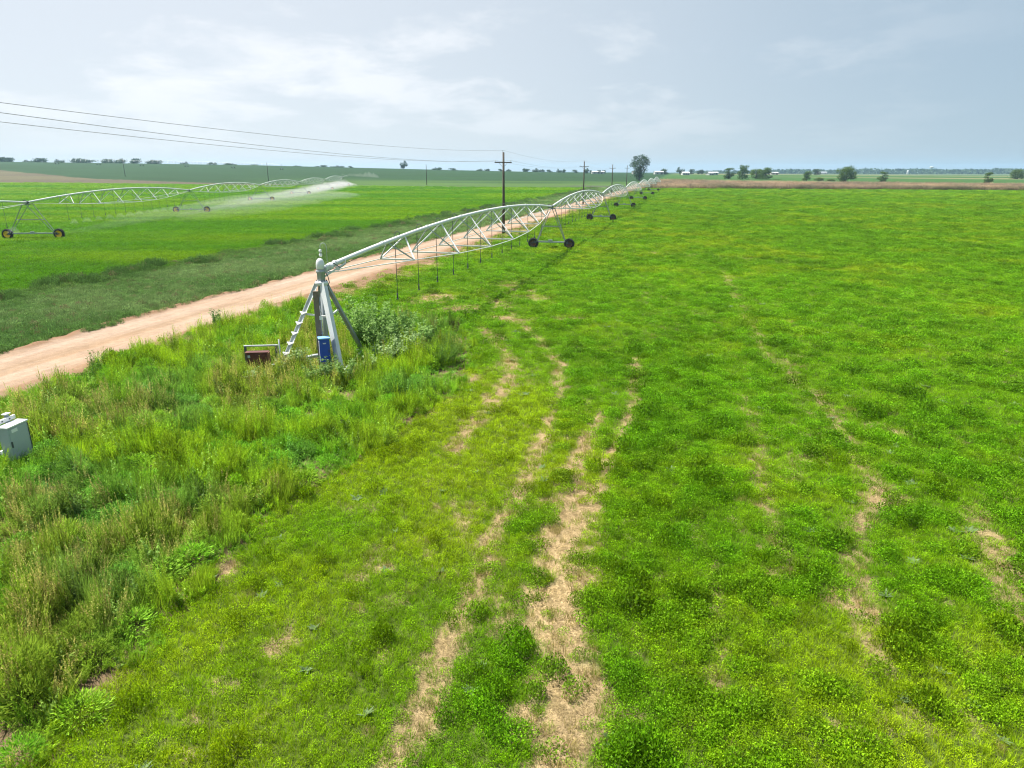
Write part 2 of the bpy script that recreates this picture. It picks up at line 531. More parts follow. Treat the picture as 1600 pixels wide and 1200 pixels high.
gf = C_FIELD * (0.62 + 0.75 * big) * (0.8 + .4 * mid)
field = under * near + gf * (1 - near)
cov = np.clip(b * 1.25, 0, 1)[:, None]
C = field * (1 - cov) + tan * cov
cm = (Z == 1)[:, None]; C = np.where(cm, (under * .8 + C_CROP * .2) * near + C_CROP * (0.72 + .55 * big) * (1 - near), C)
cm = (Z == 2)[:, None]; C = np.where(cm, under * .6 * near + (C_STRIP * (0.7 + .6 * mid)) * (1 - .5 * near), C)
cm = (Z == 3)[:, None]; C = np.where(cm, C_SOILD * (0.5 + .6 * mid), C)
tf = sstep(0.42, .62, row + (mid - .5) * .2)
cm = (Z == 4)[:, None]; C = np.where(cm, (C_TAN * (1 - tf) + C_BROWN * tf) * (0.85 + .3 * mid), C)
lt = (sstep(150, 90, NN) * sstep(-190, -60, FX))[:, None] * sstep(.30, .55, row)
hl = C_HILL * (0.8 + 0.4 * big)
cm = (Z == 5)[:, None]; C = np.where(cm, hl * (1 - lt) + C_LIGHT * lt, C)
dk = (np.exp(-((FX - 42) / 14) ** 2) * np.exp(-((NN - 28) / 16) ** 2))[:, None]
C = np.where(cm, C * (1 - dk * .8) + np.array((.06, .055, .05)) * dk * .8, C)
st = sstep(.50, .60, fbm(FX * .0012, NN * .012, 2, 41))[:, None]
far = C_FAR * (1 - st) + np.array((0.16, 0.15, 0.075)) * st
cm = (Z == 6)[:, None]; C = np.where(cm, far * (0.8 + .4 * mid), C)
cm = (Z == 7)[:, None]; C = np.where(cm, C_BROWN * (1.2 + .6 * mid) * np.array((1.1, .95, .9)), C)
C = np.clip(C, 0.004, 0.8)
ZF = Z[GF[:, 0]]
GINFO = {0: ('field', 'mown green field with worn tan tracks right of the dirt road'),
         1: ('crop_field', 'smooth bright green crop field left of the dirt road'),
         2: ('roadside_strip', 'grey green weedy strip between the crop and the dirt road'),
         3: ('verge', 'weedy ground between the dirt road and the mown field'),
         4: ('fallow_field', 'tan fallow strip at the foot of the hill on the left'),
         5: ('hill', 'dark green hill rising along the left horizon'),
         6: ('far_field', 'green fields beyond the brown reeds on the right'),
         7: ('reed_ground', 'brown ground under the dry reeds at the field end')}
for zi, (nm, lb) in GINFO.items():
    fs = GF[ZF == zi]
    ids, inv = np.unique(fs, return_inverse=True)
    me = np_mesh(nm, np.stack([FX, FY, FZ], -1)[ids], inv.reshape(-1, 4), [M_GROUND], col=C[ids], smooth=True)
    tag(link(nm, me), lb, 'ground', kind='structure')
# disc under the camera where the rings start
me = np_mesh('ground', [(math.sin(a), math.cos(a), -0.02) for a in np.linspace(0, 2 * math.pi, 25)[:-1]] + [(0, 0, -0.02)],
             [(24, (k + 1) % 24, k) for k in range(24)], [M_GROUND], col=np.tile(C_FIELD, (25, 1)))
tag(link('ground', me), 'small patch of ground straight below the viewpoint', 'ground', kind='structure')

# ------------------------------------------------------------------ dirt road
def road_mat():
    m, n, b = mat('dirt_road')
    tc = n.nodes.new('ShaderNodeTexCoord')
    mp = n.nodes.new('ShaderNodeMapping'); mp.inputs['Scale'].default_value = (1.0, 0.06, 1)
    n.links.new(tc.outputs['Object'], mp.inputs['Vector'])
    def noise(sc, vec, det=5, ro=.6):
        k = n.nodes.new('ShaderNodeTexNoise'); k.inputs['Scale'].default_value = sc; k.inputs['Detail'].default_value = det
        k.inputs['Roughness'].default_value = ro
        n.links.new(vec, k.inputs['Vector']); return k.outputs['Fac']
    def ramp(f, lo, hi, a, c):
        r = n.nodes.new('ShaderNodeMapRange'); r.inputs['From Min'].default_value = lo; r.inputs['From Max'].default_value = hi
        r.inputs['To Min'].default_value = a; r.inputs['To Max'].default_value = c
        n.links.new(f, r.inputs['Value']); return r.outputs[0]
    streak = noise(1.6, mp.outputs[0]); grain = noise(22, tc.outputs['Object'], 6, .75); blot = noise(.5, tc.outputs['Object'])
    mx = n.nodes.new('ShaderNodeMix'); mx.data_type = 'RGBA'
    n.links.new(ramp(streak, .35, .65, 0, 1), mx.inputs[0])
    mx.inputs[6].default_value = (0.27, 0.185, 0.125, 1); mx.inputs[7].default_value = (0.31, 0.235, 0.18, 1)
    sx = n.nodes.new('ShaderNodeSeparateXYZ'); n.links.new(tc.outputs['Object'], sx.inputs[0])
    ad = n.nodes.new('ShaderNodeMath'); ad.operation = 'MULTIPLY_ADD'; ad.inputs[1].default_value = .7
    n.links.new(noise(.35, tc.outputs['Object'], 3), ad.inputs[0]); n.links.new(sx.outputs[0], ad.inputs[2])
    mrr = n.nodes.new('ShaderNodeMapRange'); mrr.inputs['From Min'].default_value = -30.4; mrr.inputs['From Max'].default_value = -23.4
    n.links.new(ad.outputs[0], mrr.inputs['Value'])
    rp = n.nodes.new('ShaderNodeValToRGB'); cr = rp.color_ramp
    cr.elements[0].position = 0; cr.elements[0].color = (.62, .55, .48, 1)
    cr.elements[1].position = 1; cr.elements[1].color = (.66, .58, .48, 1)
    for p_, c_ in ((.10, (.90, .88, .86)), (.22, (1.0, 1.0, 1.0)), (.30, (1.10, 1.12, 1.14)), (.40, (.98, .97, .95)), (.50, (.88, .84, .76)), (.58, (1.0, .97, .90)), (.66, (1.12, 1.13, 1.14)), (.76, (1.0, .98, .95)), (.86, (.92, .86, .78))):
        q_ = cr.elements.new(p_); q_.color = (*c_, 1)
    n.links.new(mrr.outputs[0], rp.inputs[0])
    mrut = n.nodes.new('ShaderNodeMix'); mrut.data_type = 'RGBA'; mrut.blend_type = 'MULTIPLY'; mrut.inputs[0].default_value = 1
    n.links.new(mx.outputs[2], mrut.inputs[6]); n.links.new(rp.outputs[0], mrut.inputs[7])
    mott = noise(3.2, tc.outputs['Object'], 6, .7)
    v0 = n.nodes.new('ShaderNodeVectorMath'); v0.operation = 'SCALE'
    n.links.new(mrut.outputs[2], v0.inputs[0]); n.links.new(ramp(mott, .3, .7, .84, 1.14), v0.inputs['Scale'])
    v = n.nodes.new('ShaderNodeVectorMath'); v.operation = 'SCALE'
    n.links.new(v0.outputs[0], v.inputs[0]); n.links.new(ramp(grain, .3, .7, .74, 1.22), v.inputs['Scale'])
    v2 = n.nodes.new('ShaderNodeVectorMath'); v2.operation = 'SCALE'
    n.links.new(v.outputs[0], v2.inputs[0]); n.links.new(ramp(blot, .3, .7, .88, 1.1), v2.inputs['Scale'])
    e = n.nodes.new('ShaderNodeAttribute'); e.attribute_name = 'col'
    m2 = n.nodes.new('ShaderNodeMix'); m2.data_type = 'RGBA'
    n.links.new(e.outputs['Fac'], m2.inputs[0]); n.links.new(v2.outputs[0], m2.inputs[6])
    m2.inputs[7].default_value = (0.21, 0.125, 0.075, 1)
    n.links.new(m2.outputs[2], b.inputs['Base Color'])
    b.inputs['Roughness'].default_value = 0.95; b.inputs['Specular IOR Level'].default_value = 0.15
    bp = n.nodes.new('ShaderNodeBump'); bp.inputs['Strength'].default_value = .5; bp.inputs['Distance'].default_value = .02
    n.links.new(grain, bp.inputs['Height']); n.links.new(bp.outputs[0], b.inputs['Normal'])
    return m
ns = np.concatenate([np.arange(-12, 60, .22), np.exp(np.arange(math.log(60), math.log(470), 0.008))])
es = np.concatenate([np.linspace(-30.9, -29.2, 12), np.linspace(-29.0, -25.4, 16), np.linspace(-25.2, -23.0, 16)])
EG, NG = np.meshgrid(es, ns)
we = (fbm(NG * .35, EG * 0 + 2, 4, 61) - .5) * 1.1
EGw = EG + we * np.where(EG > -26, 1, .7) * sstep(0, 2.0, abs(EG + 27.1) )
c = (EG + 27.1) / 3.1
hz = 0.085 - 0.10 * np.clip(abs(c) - .45, 0, 1) ** 1.5 - 0.03 * (np.exp(-((EG + 28.2) / .4) ** 2) + np.exp(-((EG + 26.1) / .4) ** 2))
lump = fbm(EG * 2.2, NG * 1.3, 3, 65)
berm = np.exp(-((EG + 24.35) / .32) ** 2) * sstep(.42, .66, lump) * .14 + np.exp(-((EG + 30.1) / .35) ** 2) * sstep(.35, .7, lump) * .16
hz = hz + berm + (fbm(EG * 1.5, NG * 1.5, 3, 66) - .5) * .025
hz = np.where((EG < -30.85) | (EG > -23.05), -0.06, hz)
RX, RY = from_EN(EGw, NG)
RZ = terrain(RX, RY) + hz
ed = np.clip(berm * 9 + sstep(2.55, 3.3, abs(EG + 27.1) + (lump - .5) * .8) * .55, 0, 1)
ne = len(es)
ri = np.arange(len(ns) - 1)[:, None] * ne; ci = np.arange(ne - 1)[None, :]
RF = np.stack([ri + ci, ri + ci + 1, ri + ne + ci + 1, ri + ne + ci], -1).reshape(-1, 4)
M_ROAD = road_mat()
# object space turned so that local y runs along the road
rot = math.atan2(-UR[0], UR[1])
me = np_mesh('dirt_road', np.stack([EGw.ravel(), NG.ravel(), RZ.ravel()], -1), RF, [M_ROAD], col=np.repeat(ed.ravel()[:, None], 3, 1), smooth=True)
road = link('dirt_road', me); road.rotation_euler = (0, 0, rot)
tag(road, 'pale tan dirt road running away between crop and mown field', 'road', kind='structure')

# loose clods and stones along both edges of the road
g = np.random.default_rng(90)
n = 2600
cn_ = g.uniform(-8, 1, n) * 0 + np.exp(g.uniform(math.log(22), math.log(150), n))
ce_ = np.where(g.uniform(0, 1, n) < .72, -24.15 + g.normal(0, .45, n), -30.1 + g.normal(0, .35, n))
ce_ = np.where(g.uniform(0, 1, n) < .05, g.uniform(-30, -24, n), ce_)
kp = (vnoise(cn_ * .45, ce_ * .2, 93) > .38)
ce_ = ce_[kp]; cn_ = cn_[kp]; n = len(cn_)
oct_ = np.array([(1, 0, 0), (0, 1, 0), (-1, 0, 0), (0, -1, 0), (0, 0, .8), (0, 0, -.5)], float)
of_ = np.array([(0, 1, 4), (1, 2, 4), (2, 3, 4), (3, 0, 4), (1, 0, 5), (2, 1, 5), (3, 2, 5), (0, 3, 5)])
x_, y_ = from_EN(ce_, cn_)
sz = .032 * np.exp(g.normal(0, .45, n)) + .008
sz = np.where(np.abs(ce_ + 27.1) < 2.3, sz * .5, sz)
V = (oct_[None] * (1 + .35 * g.normal(size=(n, 6, 1)))) * sz[:, None, None] * np.array((1.3, 1.0, .75))
a_ = g.uniform(0, 6.28, n); V = np.stack([V[..., 0] * np.cos(a_)[:, None] - V[..., 1] * np.sin(a_)[:, None], V[..., 0] * np.sin(a_)[:, None] + V[..., 1] * np.cos(a_)[:, None], V[..., 2]], -1)
V = V + np.stack([x_, y_, np.full(n, .07) - .04 * np.abs(ce_ + 27.1) / 3], -1)[:, None]
F = (of_[None] + np.arange(n)[:, None, None] * 6).reshape(-1, 3)
cc = np.array((.24, .15, .09)) * g.uniform(.6, 1.3, n)[:, None]
tag(link('dirt_clods', np_mesh('dirt_clods', V.reshape(-1, 3), F, [M_GROUND], col=np.repeat(cc, 6, 0))), 'loose brown clods and stones along the road edges', 'clods', kind='stuff')

# ------------------------------------------------------------------ plant prototypes and scattering
def quads_from(cents, axes_u, axes_v):
    n = len(cents)
    V = np.empty((n, 4, 3))
    V[:, 0] = cents - axes_u; V[:, 1] = cents + axes_v; V[:, 2] = cents + axes_u; V[:, 3] = cents - axes_v
    return V.reshape(-1, 3), np.arange(n * 4).reshape(-1, 4)
def rdir(n, g, up=0.0):
    v = g.normal(size=(n, 3)); v[:, 2] += up
    return v / np.linalg.norm(v, axis=1)[:, None]
def leaf_cloud(c, size, g, up=.6, asp=.5, nrm=None):
    n = len(c)
    u = rdir(n, g, 0.0) if nrm is None else nrm
    w = rdir(n, g, up)
    v = np.cross(w, u); v /= np.linalg.norm(v, axis=1)[:, None] + 1e-9
    s = np.asarray(size) * g.uniform(.65, 1.3, n)
    return quads_from(c, u * s[:, None], v * (s * asp)[:, None])
PROTO = {}
def proto(coll, name, V, F, col):
    me = np_mesh(name, V, F, [M_LEAFI], col=col)
    o = bpy.data.objects.new(name, me)
    coll.objects.link(o)
def blades(n, r, h0, h1, w, lean, g):
    """grass blades, two quads each"""
    a = g.uniform(0, 2 * np.pi, n); q = r * np.sqrt(g.uniform(0, 1, n))
    base = np.stack([q * np.cos(a), q * np.sin(a), np.zeros(n)], -1)
    h = g.uniform(h0, h1, n)
    d = a + g.normal(0, .7, n); ln = lean * g.uniform(.2, 1.2, n) * h
    dirv = np.stack([np.cos(d), np.sin(d), np.zeros(n)], -1)
    side = np.stack([-np.sin(d), np.cos(d), np.zeros(n)], -1) * (w * g.uniform(.7, 1.3, n))[:, None]
    p1 = base + dirv * (ln * .35)[:, None] + np.array([0, 0, 1]) * (h * .6)[:, None]
    p2 = base + dirv * ln[:, None] + np.array([0, 0, 1]) * h[:, None]
    V = np.stack([base - side, base + side, p1 + side * .8, p1 - side * .8, p2 + side * .15, p2 - side * .15], 1)
    i = np.arange(n)[:, None] * 6
    F = np.concatenate([i + np.array([[0, 1, 2, 3]]), i + np.array([[3, 2, 4, 5]])])
    return V.reshape(-1, 3), F, np.repeat(g.uniform(.5, 1.55, n), 6)
def cat(parts):
    Vs = []; Fs = []; Cs = []; o = 0
    for V, F, c in parts:
        Vs.append(V); Fs.append(F + o); Cs.append(c); o += len(V)
    return np.concatenate(Vs), np.concatenate(Fs), np.concatenate(Cs)
def grey(v, n=1): return np.repeat(np.asarray(v)[:, None], 3, 1)

P_FIELD = bpy.data.collections.new('field_plants')
g = np.random.default_rng(1)
for k in range(4):       # alfalfa clumps: short stems crowded with small leaflets
    n = 150
    a = g.uniform(0, 2 * np.pi, n); q = .15 * np.sqrt(g.uniform(0, 1, n))
    top = .13 * np.sqrt(np.clip(1 - (q / .17) ** 2, .05, 1)) * g.uniform(.75, 1.25)
    c = np.stack([q * np.cos(a), q * np.sin(a), top * g.uniform(.25, 1.05, n) ** .7], -1)
    V, F = leaf_cloud(c, .0145, g, 1.3, .55)
    cv = np.repeat(g.uniform(.45, 1.6, n), 4)
    Vb, Fb, cb = blades(16, .12, .05, .16, .003, .5, g)
    V, F, cv = cat([(V, F, cv), (Vb, Fb, cb)])
    proto(P_FIELD, 'a_alfalfa_%d' % k, V, F, grey(cv))
for k in range(3):       # grass tufts
    V, F, cv = blades(60, .13, .06, .17, .0035, .8, g)
    proto(P_FIELD, 'b_grass_%d' % k, V, F, grey(cv))
for k in range(2):       # straw lying flat
    n = 46
    a = g.uniform(0, 2 * np.pi, n); q = .2 * np.sqrt(g.uniform(0, 1, n)); d = g.uniform(0, 2 * np.pi, n)
    c = np.stack([q * np.cos(a), q * np.sin(a), g.uniform(.004, .028, n)], -1)
    u = np.stack([np.cos(d), np.sin(d), g.normal(0, .12, n)], -1) * g.uniform(.03, .08, n)[:, None]
    v = np.stack([-np.sin(d), np.cos(d), g.normal(0, .3, n)], -1) * .0035
    V, F = quads_from(c, u, v)
    proto(P_FIELD, 'c_straw_%d' % k, V, F, grey(np.repeat(g.uniform(.6, 1.3, n), 4)))
for k in range(2):       # flat broadleaf rosette
    n = 16
    d = np.linspace(0, 2 * np.pi, n, endpoint=False) + g.normal(0, .2, n); L = g.uniform(.05, .11, n)
    u = np.stack([np.cos(d), np.sin(d), g.uniform(.1, .6, n)], -1) * L[:, None]
    v = np.stack([-np.sin(d), np.cos(d), np.zeros(n)], -1) * (L * .4)[:, None]
    V, F = quads_from(u * 1.0 + np.array([0, 0, .03]), u, v)
    proto(P_FIELD, 'd_rosette_%d' % k, V, F, grey(np.repeat(g.uniform(.8, 1.2, n), 4)))

P_WEED = bpy.data.collections.new('verge_plants')
def weed(h, nst, nleaf, spread, lsz, asp, g, head=0.0):
    Vs = []; cs = []
    parts = []
    for s in range(nst):
        a = g.uniform(0, 2 * np.pi); ln = spread * g.uniform(.2, 1); hh = h * g.uniform(.6, 1.08)
        t = g.uniform(.12, 1, nleaf) ** .8
        bx = np.stack([np.cos(a) * ln * t ** 1.4, np.sin(a) * ln * t ** 1.4, hh * t], -1)
        jit = rdir(nleaf, g, .1) * (lsz * 1.5 * (1.15 - t))[:, None]
        out = rdir(nleaf, g, .7)
        V, F = leaf_cloud(bx + jit, lsz * (1.2 - .6 * t), g, .6, asp, out)
        cv = np.stack([np.ones(nleaf)] * 3, -1) * g.uniform(.5, 1.6, nleaf)[:, None]
        if head:
            hd = (t > 1 - .4 * head)[:, None]
            cv = np.where(hd, cv * np.array((1.35, 1.02, 1.5)), cv)
        parts.append((V, F, np.repeat(cv, 4, 0)))
        # the stem itself
        p0 = np.zeros(3); p1 = np.array([np.cos(a) * ln * .35, np.sin(a) * ln * .35, hh * .5]); p2 = np.array([np.cos(a) * ln, np.sin(a) * ln, hh])
        sd = np.array([-np.sin(a), np.cos(a), 0]) * .004
        parts.append((np.array([p0 - sd, p0 + sd, p1 + sd, p1 - sd, p2 + sd * .4, p2 - sd * .4]), np.array([[0, 1, 2, 3], [3, 2, 4, 5]]), np.ones((6, 3)) * .9))
    return cat(parts)
g = np.random.default_rng(2)
for k in range(4): proto(P_WEED, 'a_feather_%d' % k, *weed(.72, 9, 34, .24, .034, .20, g))
for k in range(3): proto(P_WEED, 'b_seedhead_%d' % k, *weed(.78, 8, 34, .22, .028, .28, g, 1.0))
for k in range(3): proto(P_WEED, 'c_broadleaf_%d' % k, *weed(.55, 6, 16, .26, .055, .50, g))
for k in range(3):
    V, F, cv = blades(70, .22, .22, .55, .0055, .7, g); proto(P_WEED, 'd_tallgrass_%d' % k, V, F, grey(cv))
for k in range(2): proto(P_WEED, 'e_low_%d' % k, *weed(.32, 10, 22, .24, .032, .42, g))

for k in range(2):       # dense feathery mounds
    n = 900
    d = rdir(n, g, .55); d[:, 2] = np.abs(d[:, 2]); q = g.uniform(.45, 1.05, n) ** .6
    c = d * q[:, None] * np.array((.36, .36, .50)) + np.array((0, 0, .03))
    V, F = leaf_cloud(c, .038, g, .6, .22, d + rdir(n, g) * .5)
    proto(P_WEED, 'f_mound_%d' % k, V, F, grey(np.repeat(g.uniform(.5, 1.5, n), 4)))

def scatter(name, coll, P, rotz, scl, idx, tint, tilt=0.12):
    n = len(P)
    me = bpy.data.meshes.new(name)
    me.vertices.add(n); me.vertices.foreach_set('co', np.asarray(P, np.float32).ravel())
    r = np.zeros((n, 3), np.float32); r[:, 2] = rotz; r[:, :2] = rng.normal(0, tilt, (n, 2))
    for an, ty, key, dat in (('rot', 'FLOAT_VECTOR', 'vector', r), ('scl', 'FLOAT_VECTOR', 'vector', scl), ('tint', 'FLOAT_VECTOR', 'vector', tint)):
        a = me.attributes.new(an, ty, 'POINT'); a.data.foreach_set(key, np.asarray(dat, np.float32).ravel())
    a = me.attributes.new('pick', 'INT', 'POINT'); a.data.foreach_set('value', np.asarray(idx, np.int32))
    me.materials.append(M_LEAFI)
    o = link(name, me)
    ng = bpy.data.node_groups.new(name, 'GeometryNodeTree')
    ng.interface.new_socket('Geometry', in_out='INPUT', socket_type='NodeSocketGeometry')
    ng.interface.new_socket('Geometry', in_out='OUTPUT', socket_type='NodeSocketGeometry')
    N = ng.nodes; L = ng.links
    gi = N.new('NodeGroupInput'); go = N.new('NodeGroupOutput')
    ip = N.new('GeometryNodeInstanceOnPoints')
    ci = N.new('GeometryNodeCollectionInfo')
    ci.inputs['Collection'].default_value = coll
    ci.inputs['Separate Children'].default_value = True
    ci.inputs['Reset Children'].default_value = True
    def attr(nm, ty):
        q = N.new('GeometryNodeInputNamedAttribute'); q.data_type = ty; q.inputs['Name'].default_value = nm
        return q.outputs['Attribute']
    L.new(gi.outputs[0], ip.inputs['Points']); L.new(ci.outputs[0], ip.inputs['Instance'])
    ip.inputs['Pick Instance'].default_value = True
    L.new(attr('pick', 'INT'), ip.inputs['Instance Index'])
    er = N.new('FunctionNodeEulerToRotation')
    L.new(attr('rot', 'FLOAT_VECTOR'), er.inputs[0]); L.new(er.outputs[0], ip.inputs['Rotation'])
    L.new(attr('scl', 'FLOAT_VECTOR'), ip.inputs['Scale'])
    L.new(ip.outputs[0], go.inputs[0])
    md = o.modifiers.new('plants', 'NODES'); md.node_group = ng
    return o
def polar_points(r0, r1, a_of_r, half_deg=44, seed=0):
    """jittered points whose spacing grows with distance from the viewer's side of the field"""
    g = np.random.default_rng(seed)
    out = []
    r = r0
    while r < r1:
        a = a_of_r(r)
        n = max(1, int(2 * rad(half_deg) * r / a))
        th = (np.arange(n) + g.uniform(0, 1, n)) / n * 2 * rad(half_deg) - rad(half_deg)
        q = r + a * g.uniform(0, 1, n)
        out.append(np.stack([q * np.sin(th), q * np.cos(th)], -1))
        r += a
    return np.concatenate(out)
def lerp(a, b, t): return np.asarray(a) * (1 - t) + np.asarray(b) * t

# --- mown field on the right
SP = .125
P = polar_points(5.0, 400, lambda r: SP * max(1.0, r / 14) ** .76, 46, 5)
Zp, Ep, Np_ = zones(P[:, 0], P[:, 1])
vd = verge_depth(P[:, 0], P[:, 1])
keep = (Zp == 0) & (vd < 0.25) & (Ep > -24.2) | ((Zp == 3) & (vd < .25))
P = P[keep]
X, Y = P.T
r = np.hypot(X, Y)
bb = bare(X, Y)
n1 = fbm(X * 1.1, Y * 1.1, 4, 101); n2 = fbm(X * .22, Y * .22, 4, 102); n3 = fbm(X * .05, Y * .05, 3, 103)
u = rng.uniform(0, 1, len(X))
green = u > bb * .93
thick = sstep(.46, .68, fbm(X * 2.1, Y * 2.1, 3, 106) * .75 + .25 * n1)            # denser, darker, taller alfalfa clumps
xt1 = np.interp(Y, [6.5, 9.6, 12.3, 18.2, 24, 28.5, 39.6, 48], [-1.9, -1.2, -.66, .56, 1.66, 2.08, 0, -2.5])
xt2 = np.interp(Y, [6.5, 9.5, 12.8, 16.5, 22, 27.5, 36, 60], [1.4, 1.5, 1.75, 2.4, 4.2, 5.5, 7, 9])
lawn = sstep(.5, -.5, X - xt1) * sstep(36, 26, Y)         # finer, yellower grass left of the wheel tracks
belt = sstep(0, .25, X - xt2) * sstep(4.5, 2.0, X - xt2) * sstep(34, 26, Y)
thick = np.clip(thick * (1 - .72 * lawn) + .42 * belt, 0, 1)
yel = np.clip(.20 * lawn - .3 * belt, -.3, 1) + sstep(.46, .70, n2 * .6 + n3 * .4 + .12 * (fbm(X * .7, Y * .7, 3, 104) - .5)) 
kind = np.where(rng.uniform(0, 1, len(X)) < .30 + .55 * thick, rng.integers(0, 4, len(X)), 4 + rng.integers(0, 3, len(X)))
kind = np.where(~green, np.where(rng.uniform(0, 1, len(X)) < .88, 7 + rng.integers(0, 2, len(X)), 4 + rng.integers(0, 3, len(X))), kind)
ros = green & (rng.uniform(0, 1, len(X)) < .004 * sstep(60, 25, r))
kind = np.where(ros, 9 + rng.integers(0, 2, len(X)), kind)
dry = ~green
fs = np.maximum(1, r / 14) ** .76
sc = fs ** .95 * (0.75 + .55 * thick * (kind < 4)) * rng.uniform(.8, 1.25, len(X))
lump_ = sstep(.60, .78, fbm(X * 1.7 + 9, Y * 1.7, 3, 109)) * (kind < 4) * lerp(.25, 1.0, sstep(55, 22, r))      # scattered taller clumps
sc = sc * (1 + .35 * lump_)
hz_ = np.where(fs > 1, fs ** .35, 1) * (0.72 + .85 * thick * (kind < 4) + 1.3 * lump_) * rng.uniform(.75, 1.25, len(X))
fade_far = sstep(420, 250, r)
hz_ = np.where(dry, 1.0, hz_) * (0.35 + .65 * fade_far)
yel = np.clip(yel, 0, 1)
t_g = lerp((0.158, 0.330, 0.004), (0.285, 0.405, 0.006), yel[:, None])
t_g = lerp(t_g, (0.082, 0.240, 0.006), (thick * .55)[:, None])
t_g = t_g * (1 - .30 * lump_)[:, None]
RP = np.hypot(X - PIV[0], Y - PIV[1])                   # passes of the irrigator leave faint rings
t_g = t_g * (.86 + .30 * fbm(RP * .16, np.arctan2(X - PIV[0], Y - PIV[1]) * 1.5, 4, 108))[:, None] * np.where(np.abs((RP - 48.6) % 45.5) < .45, .72, 1.0)[:, None]
t_g = t_g * lerp(1.0, .80, sstep(30, 120, r))[:, None]
t_g = lerp(t_g, (0.26, 0.24, 0.04), (np.clip(bb * 1.6, 0, 1) * .30 * rng.uniform(.2, 1, len(X)))[:, None])
t_g = t_g * rng.uniform(.68, 1.35, len(X))[:, None]
t_d = np.array((0.44, 0.345, 0.175)) * rng.uniform(.7, 1.2, len(X))[:, None]
t_d = np.where((kind[:, None] < 7), np.array((.30, .26, .08)), t_d)
tint = np.where(dry[:, None], t_d, t_g)
tint = np.where(ros[:, None], np.array((.17, .25, .11)), tint)
o = scatter('field_grass', P_FIELD, np.stack([X, Y, terrain(X, Y) - .02], -1), rng.uniform(0, 6.28, len(X)), np.stack([sc, sc, hz_], -1), kind, tint)
tag(o, 'short clumpy green alfalfa and grass of the mown field', 'grass', kind='stuff')
print('field grass', len(X))

# --- crop on the left
P = polar_points(40, 480, lambda r: .30 * max(1.0, r / 40) ** .85, 46, 6)
Zp, Ep, Np_ = zones(P[:, 0], P[:, 1])
P = P[(Ep + (fbm(P[:, 0] * .3, P[:, 1] * .3, 3, 110) - .5) * 3 < -44) & (Np_ < -2)]
X, Y = P.T; r = np.hypot(X, Y)
n2 = fbm(X * .03, Y * .09, 4, 112); n1 = fbm(X * .5, Y * .5, 3, 113)
fs = np.maximum(1, r / 40) ** .85
sc = 1.75 * fs ** .95 * rng.uniform(.85, 1.2, len(X))
hz_ = 1.9 * rng.uniform(.85, 1.2, len(X)) * (.75 + .5 * n1) * fs ** .2
tint = lerp((0.086, 0.240, 0.002), (0.155, 0.295, 0.002), sstep(.35, .65, n2)[:, None]) * (.84 + .32 * fbm(np.hypot(X + 36, Y + 140) * .22, X * .01, 3, 115))[:, None] * rng.uniform(.85, 1.15, len(X))[:, None]
kind = rng.integers(0, 4, len(X))
o = scatter('crop_plants', P_FIELD, np.stack([X, Y, terrain(X, Y) - .02], -1), rng.uniform(0, 6.28, len(X)), np.stack([sc, sc, hz_], -1), kind, tint)
tag(o, 'even bright green crop canopy under the left irrigator', 'crop', kind='stuff')
print('crop', len(X))

# --- grey-green weeds between crop and road
P = polar_points(28, 360, lambda r: .22 * max(1.0, r / 40) ** .8, 46, 8)
X, Y = P.T
e = Eof(X, Y) + (fbm(X * .3, Y * .3, 3, 120) - .5) * 3.0
k = (e > -45.5) & (Eof(X, Y) < -29.9 + (fbm(X * .6, Y * .6, 3, 121) - .5) * 1.2) & (nof(X, Y) < 0)
X = X[k]; Y = Y[k]; e = e[k]; r = np.hypot(X, Y)
n1 = fbm(X * .45, Y * .45, 4, 122); n2 = fbm(X * .12, Y * .12, 3, 123)
fs = np.maximum(1, r / 40) ** .8
kind = np.where(rng.uniform(0, 1, len(X)) < .7, rng.integers(0, 4, len(X)), 4 + rng.integers(0, 3, len(X)))
tall = sstep(.5, .68, n1) * sstep(-39, -43.5, e)
n4 = fbm(X * 1.1, Y * 1.1, 3, 124)
sc = fs ** .95 * rng.uniform(.9, 1.5, len(X)) * 1.35
hz_ = (1.0 + 2.2 * n4 + 2.6 * tall + 1.0 * sstep(-34, -31, e) * n1) * rng.uniform(.8, 1.25, len(X)) * fs ** .15
tint = lerp((0.110, 0.215, 0.050), (0.175, 0.270, 0.088), sstep(.38, .62, n2 * .6 + n4 * .4)[:, None])
tint = lerp(tint, (0.095, 0.185, 0.030), sstep(-39, -44, e)[:, None] * .7)
tint = lerp(tint, (0.065, 0.140, 0.030), (tall * .7)[:, None])
tint = lerp(tint, (0.20, 0.15, 0.085), ((rng.uniform(0, 1, len(X)) < .06) * .8)[:, None]) * rng.uniform(.75, 1.25, len(X))[:, None]
o = scatter('roadside_weeds', P_FIELD, np.stack([X, Y, terrain(X, Y) - .03], -1), rng.uniform(0, 6.28, len(X)), np.stack([sc, sc, hz_], -1), kind, tint)
tag(o, 'grey green low weeds between the crop and the road', 'weeds', kind='stuff')
print('roadside', len(X))

# --- weedy verge in the left foreground
P = polar_points(4.0, 46, lambda r: .135 * max(1.0, r / 14) ** .45, 60, 9)
X, Y = P.T
vd = verge_depth(X, Y)
k = (vd > 0) & (X > -40)
X = X[k]; Y = Y[k]; vd = vd[k]; r = np.hypot(X, Y)
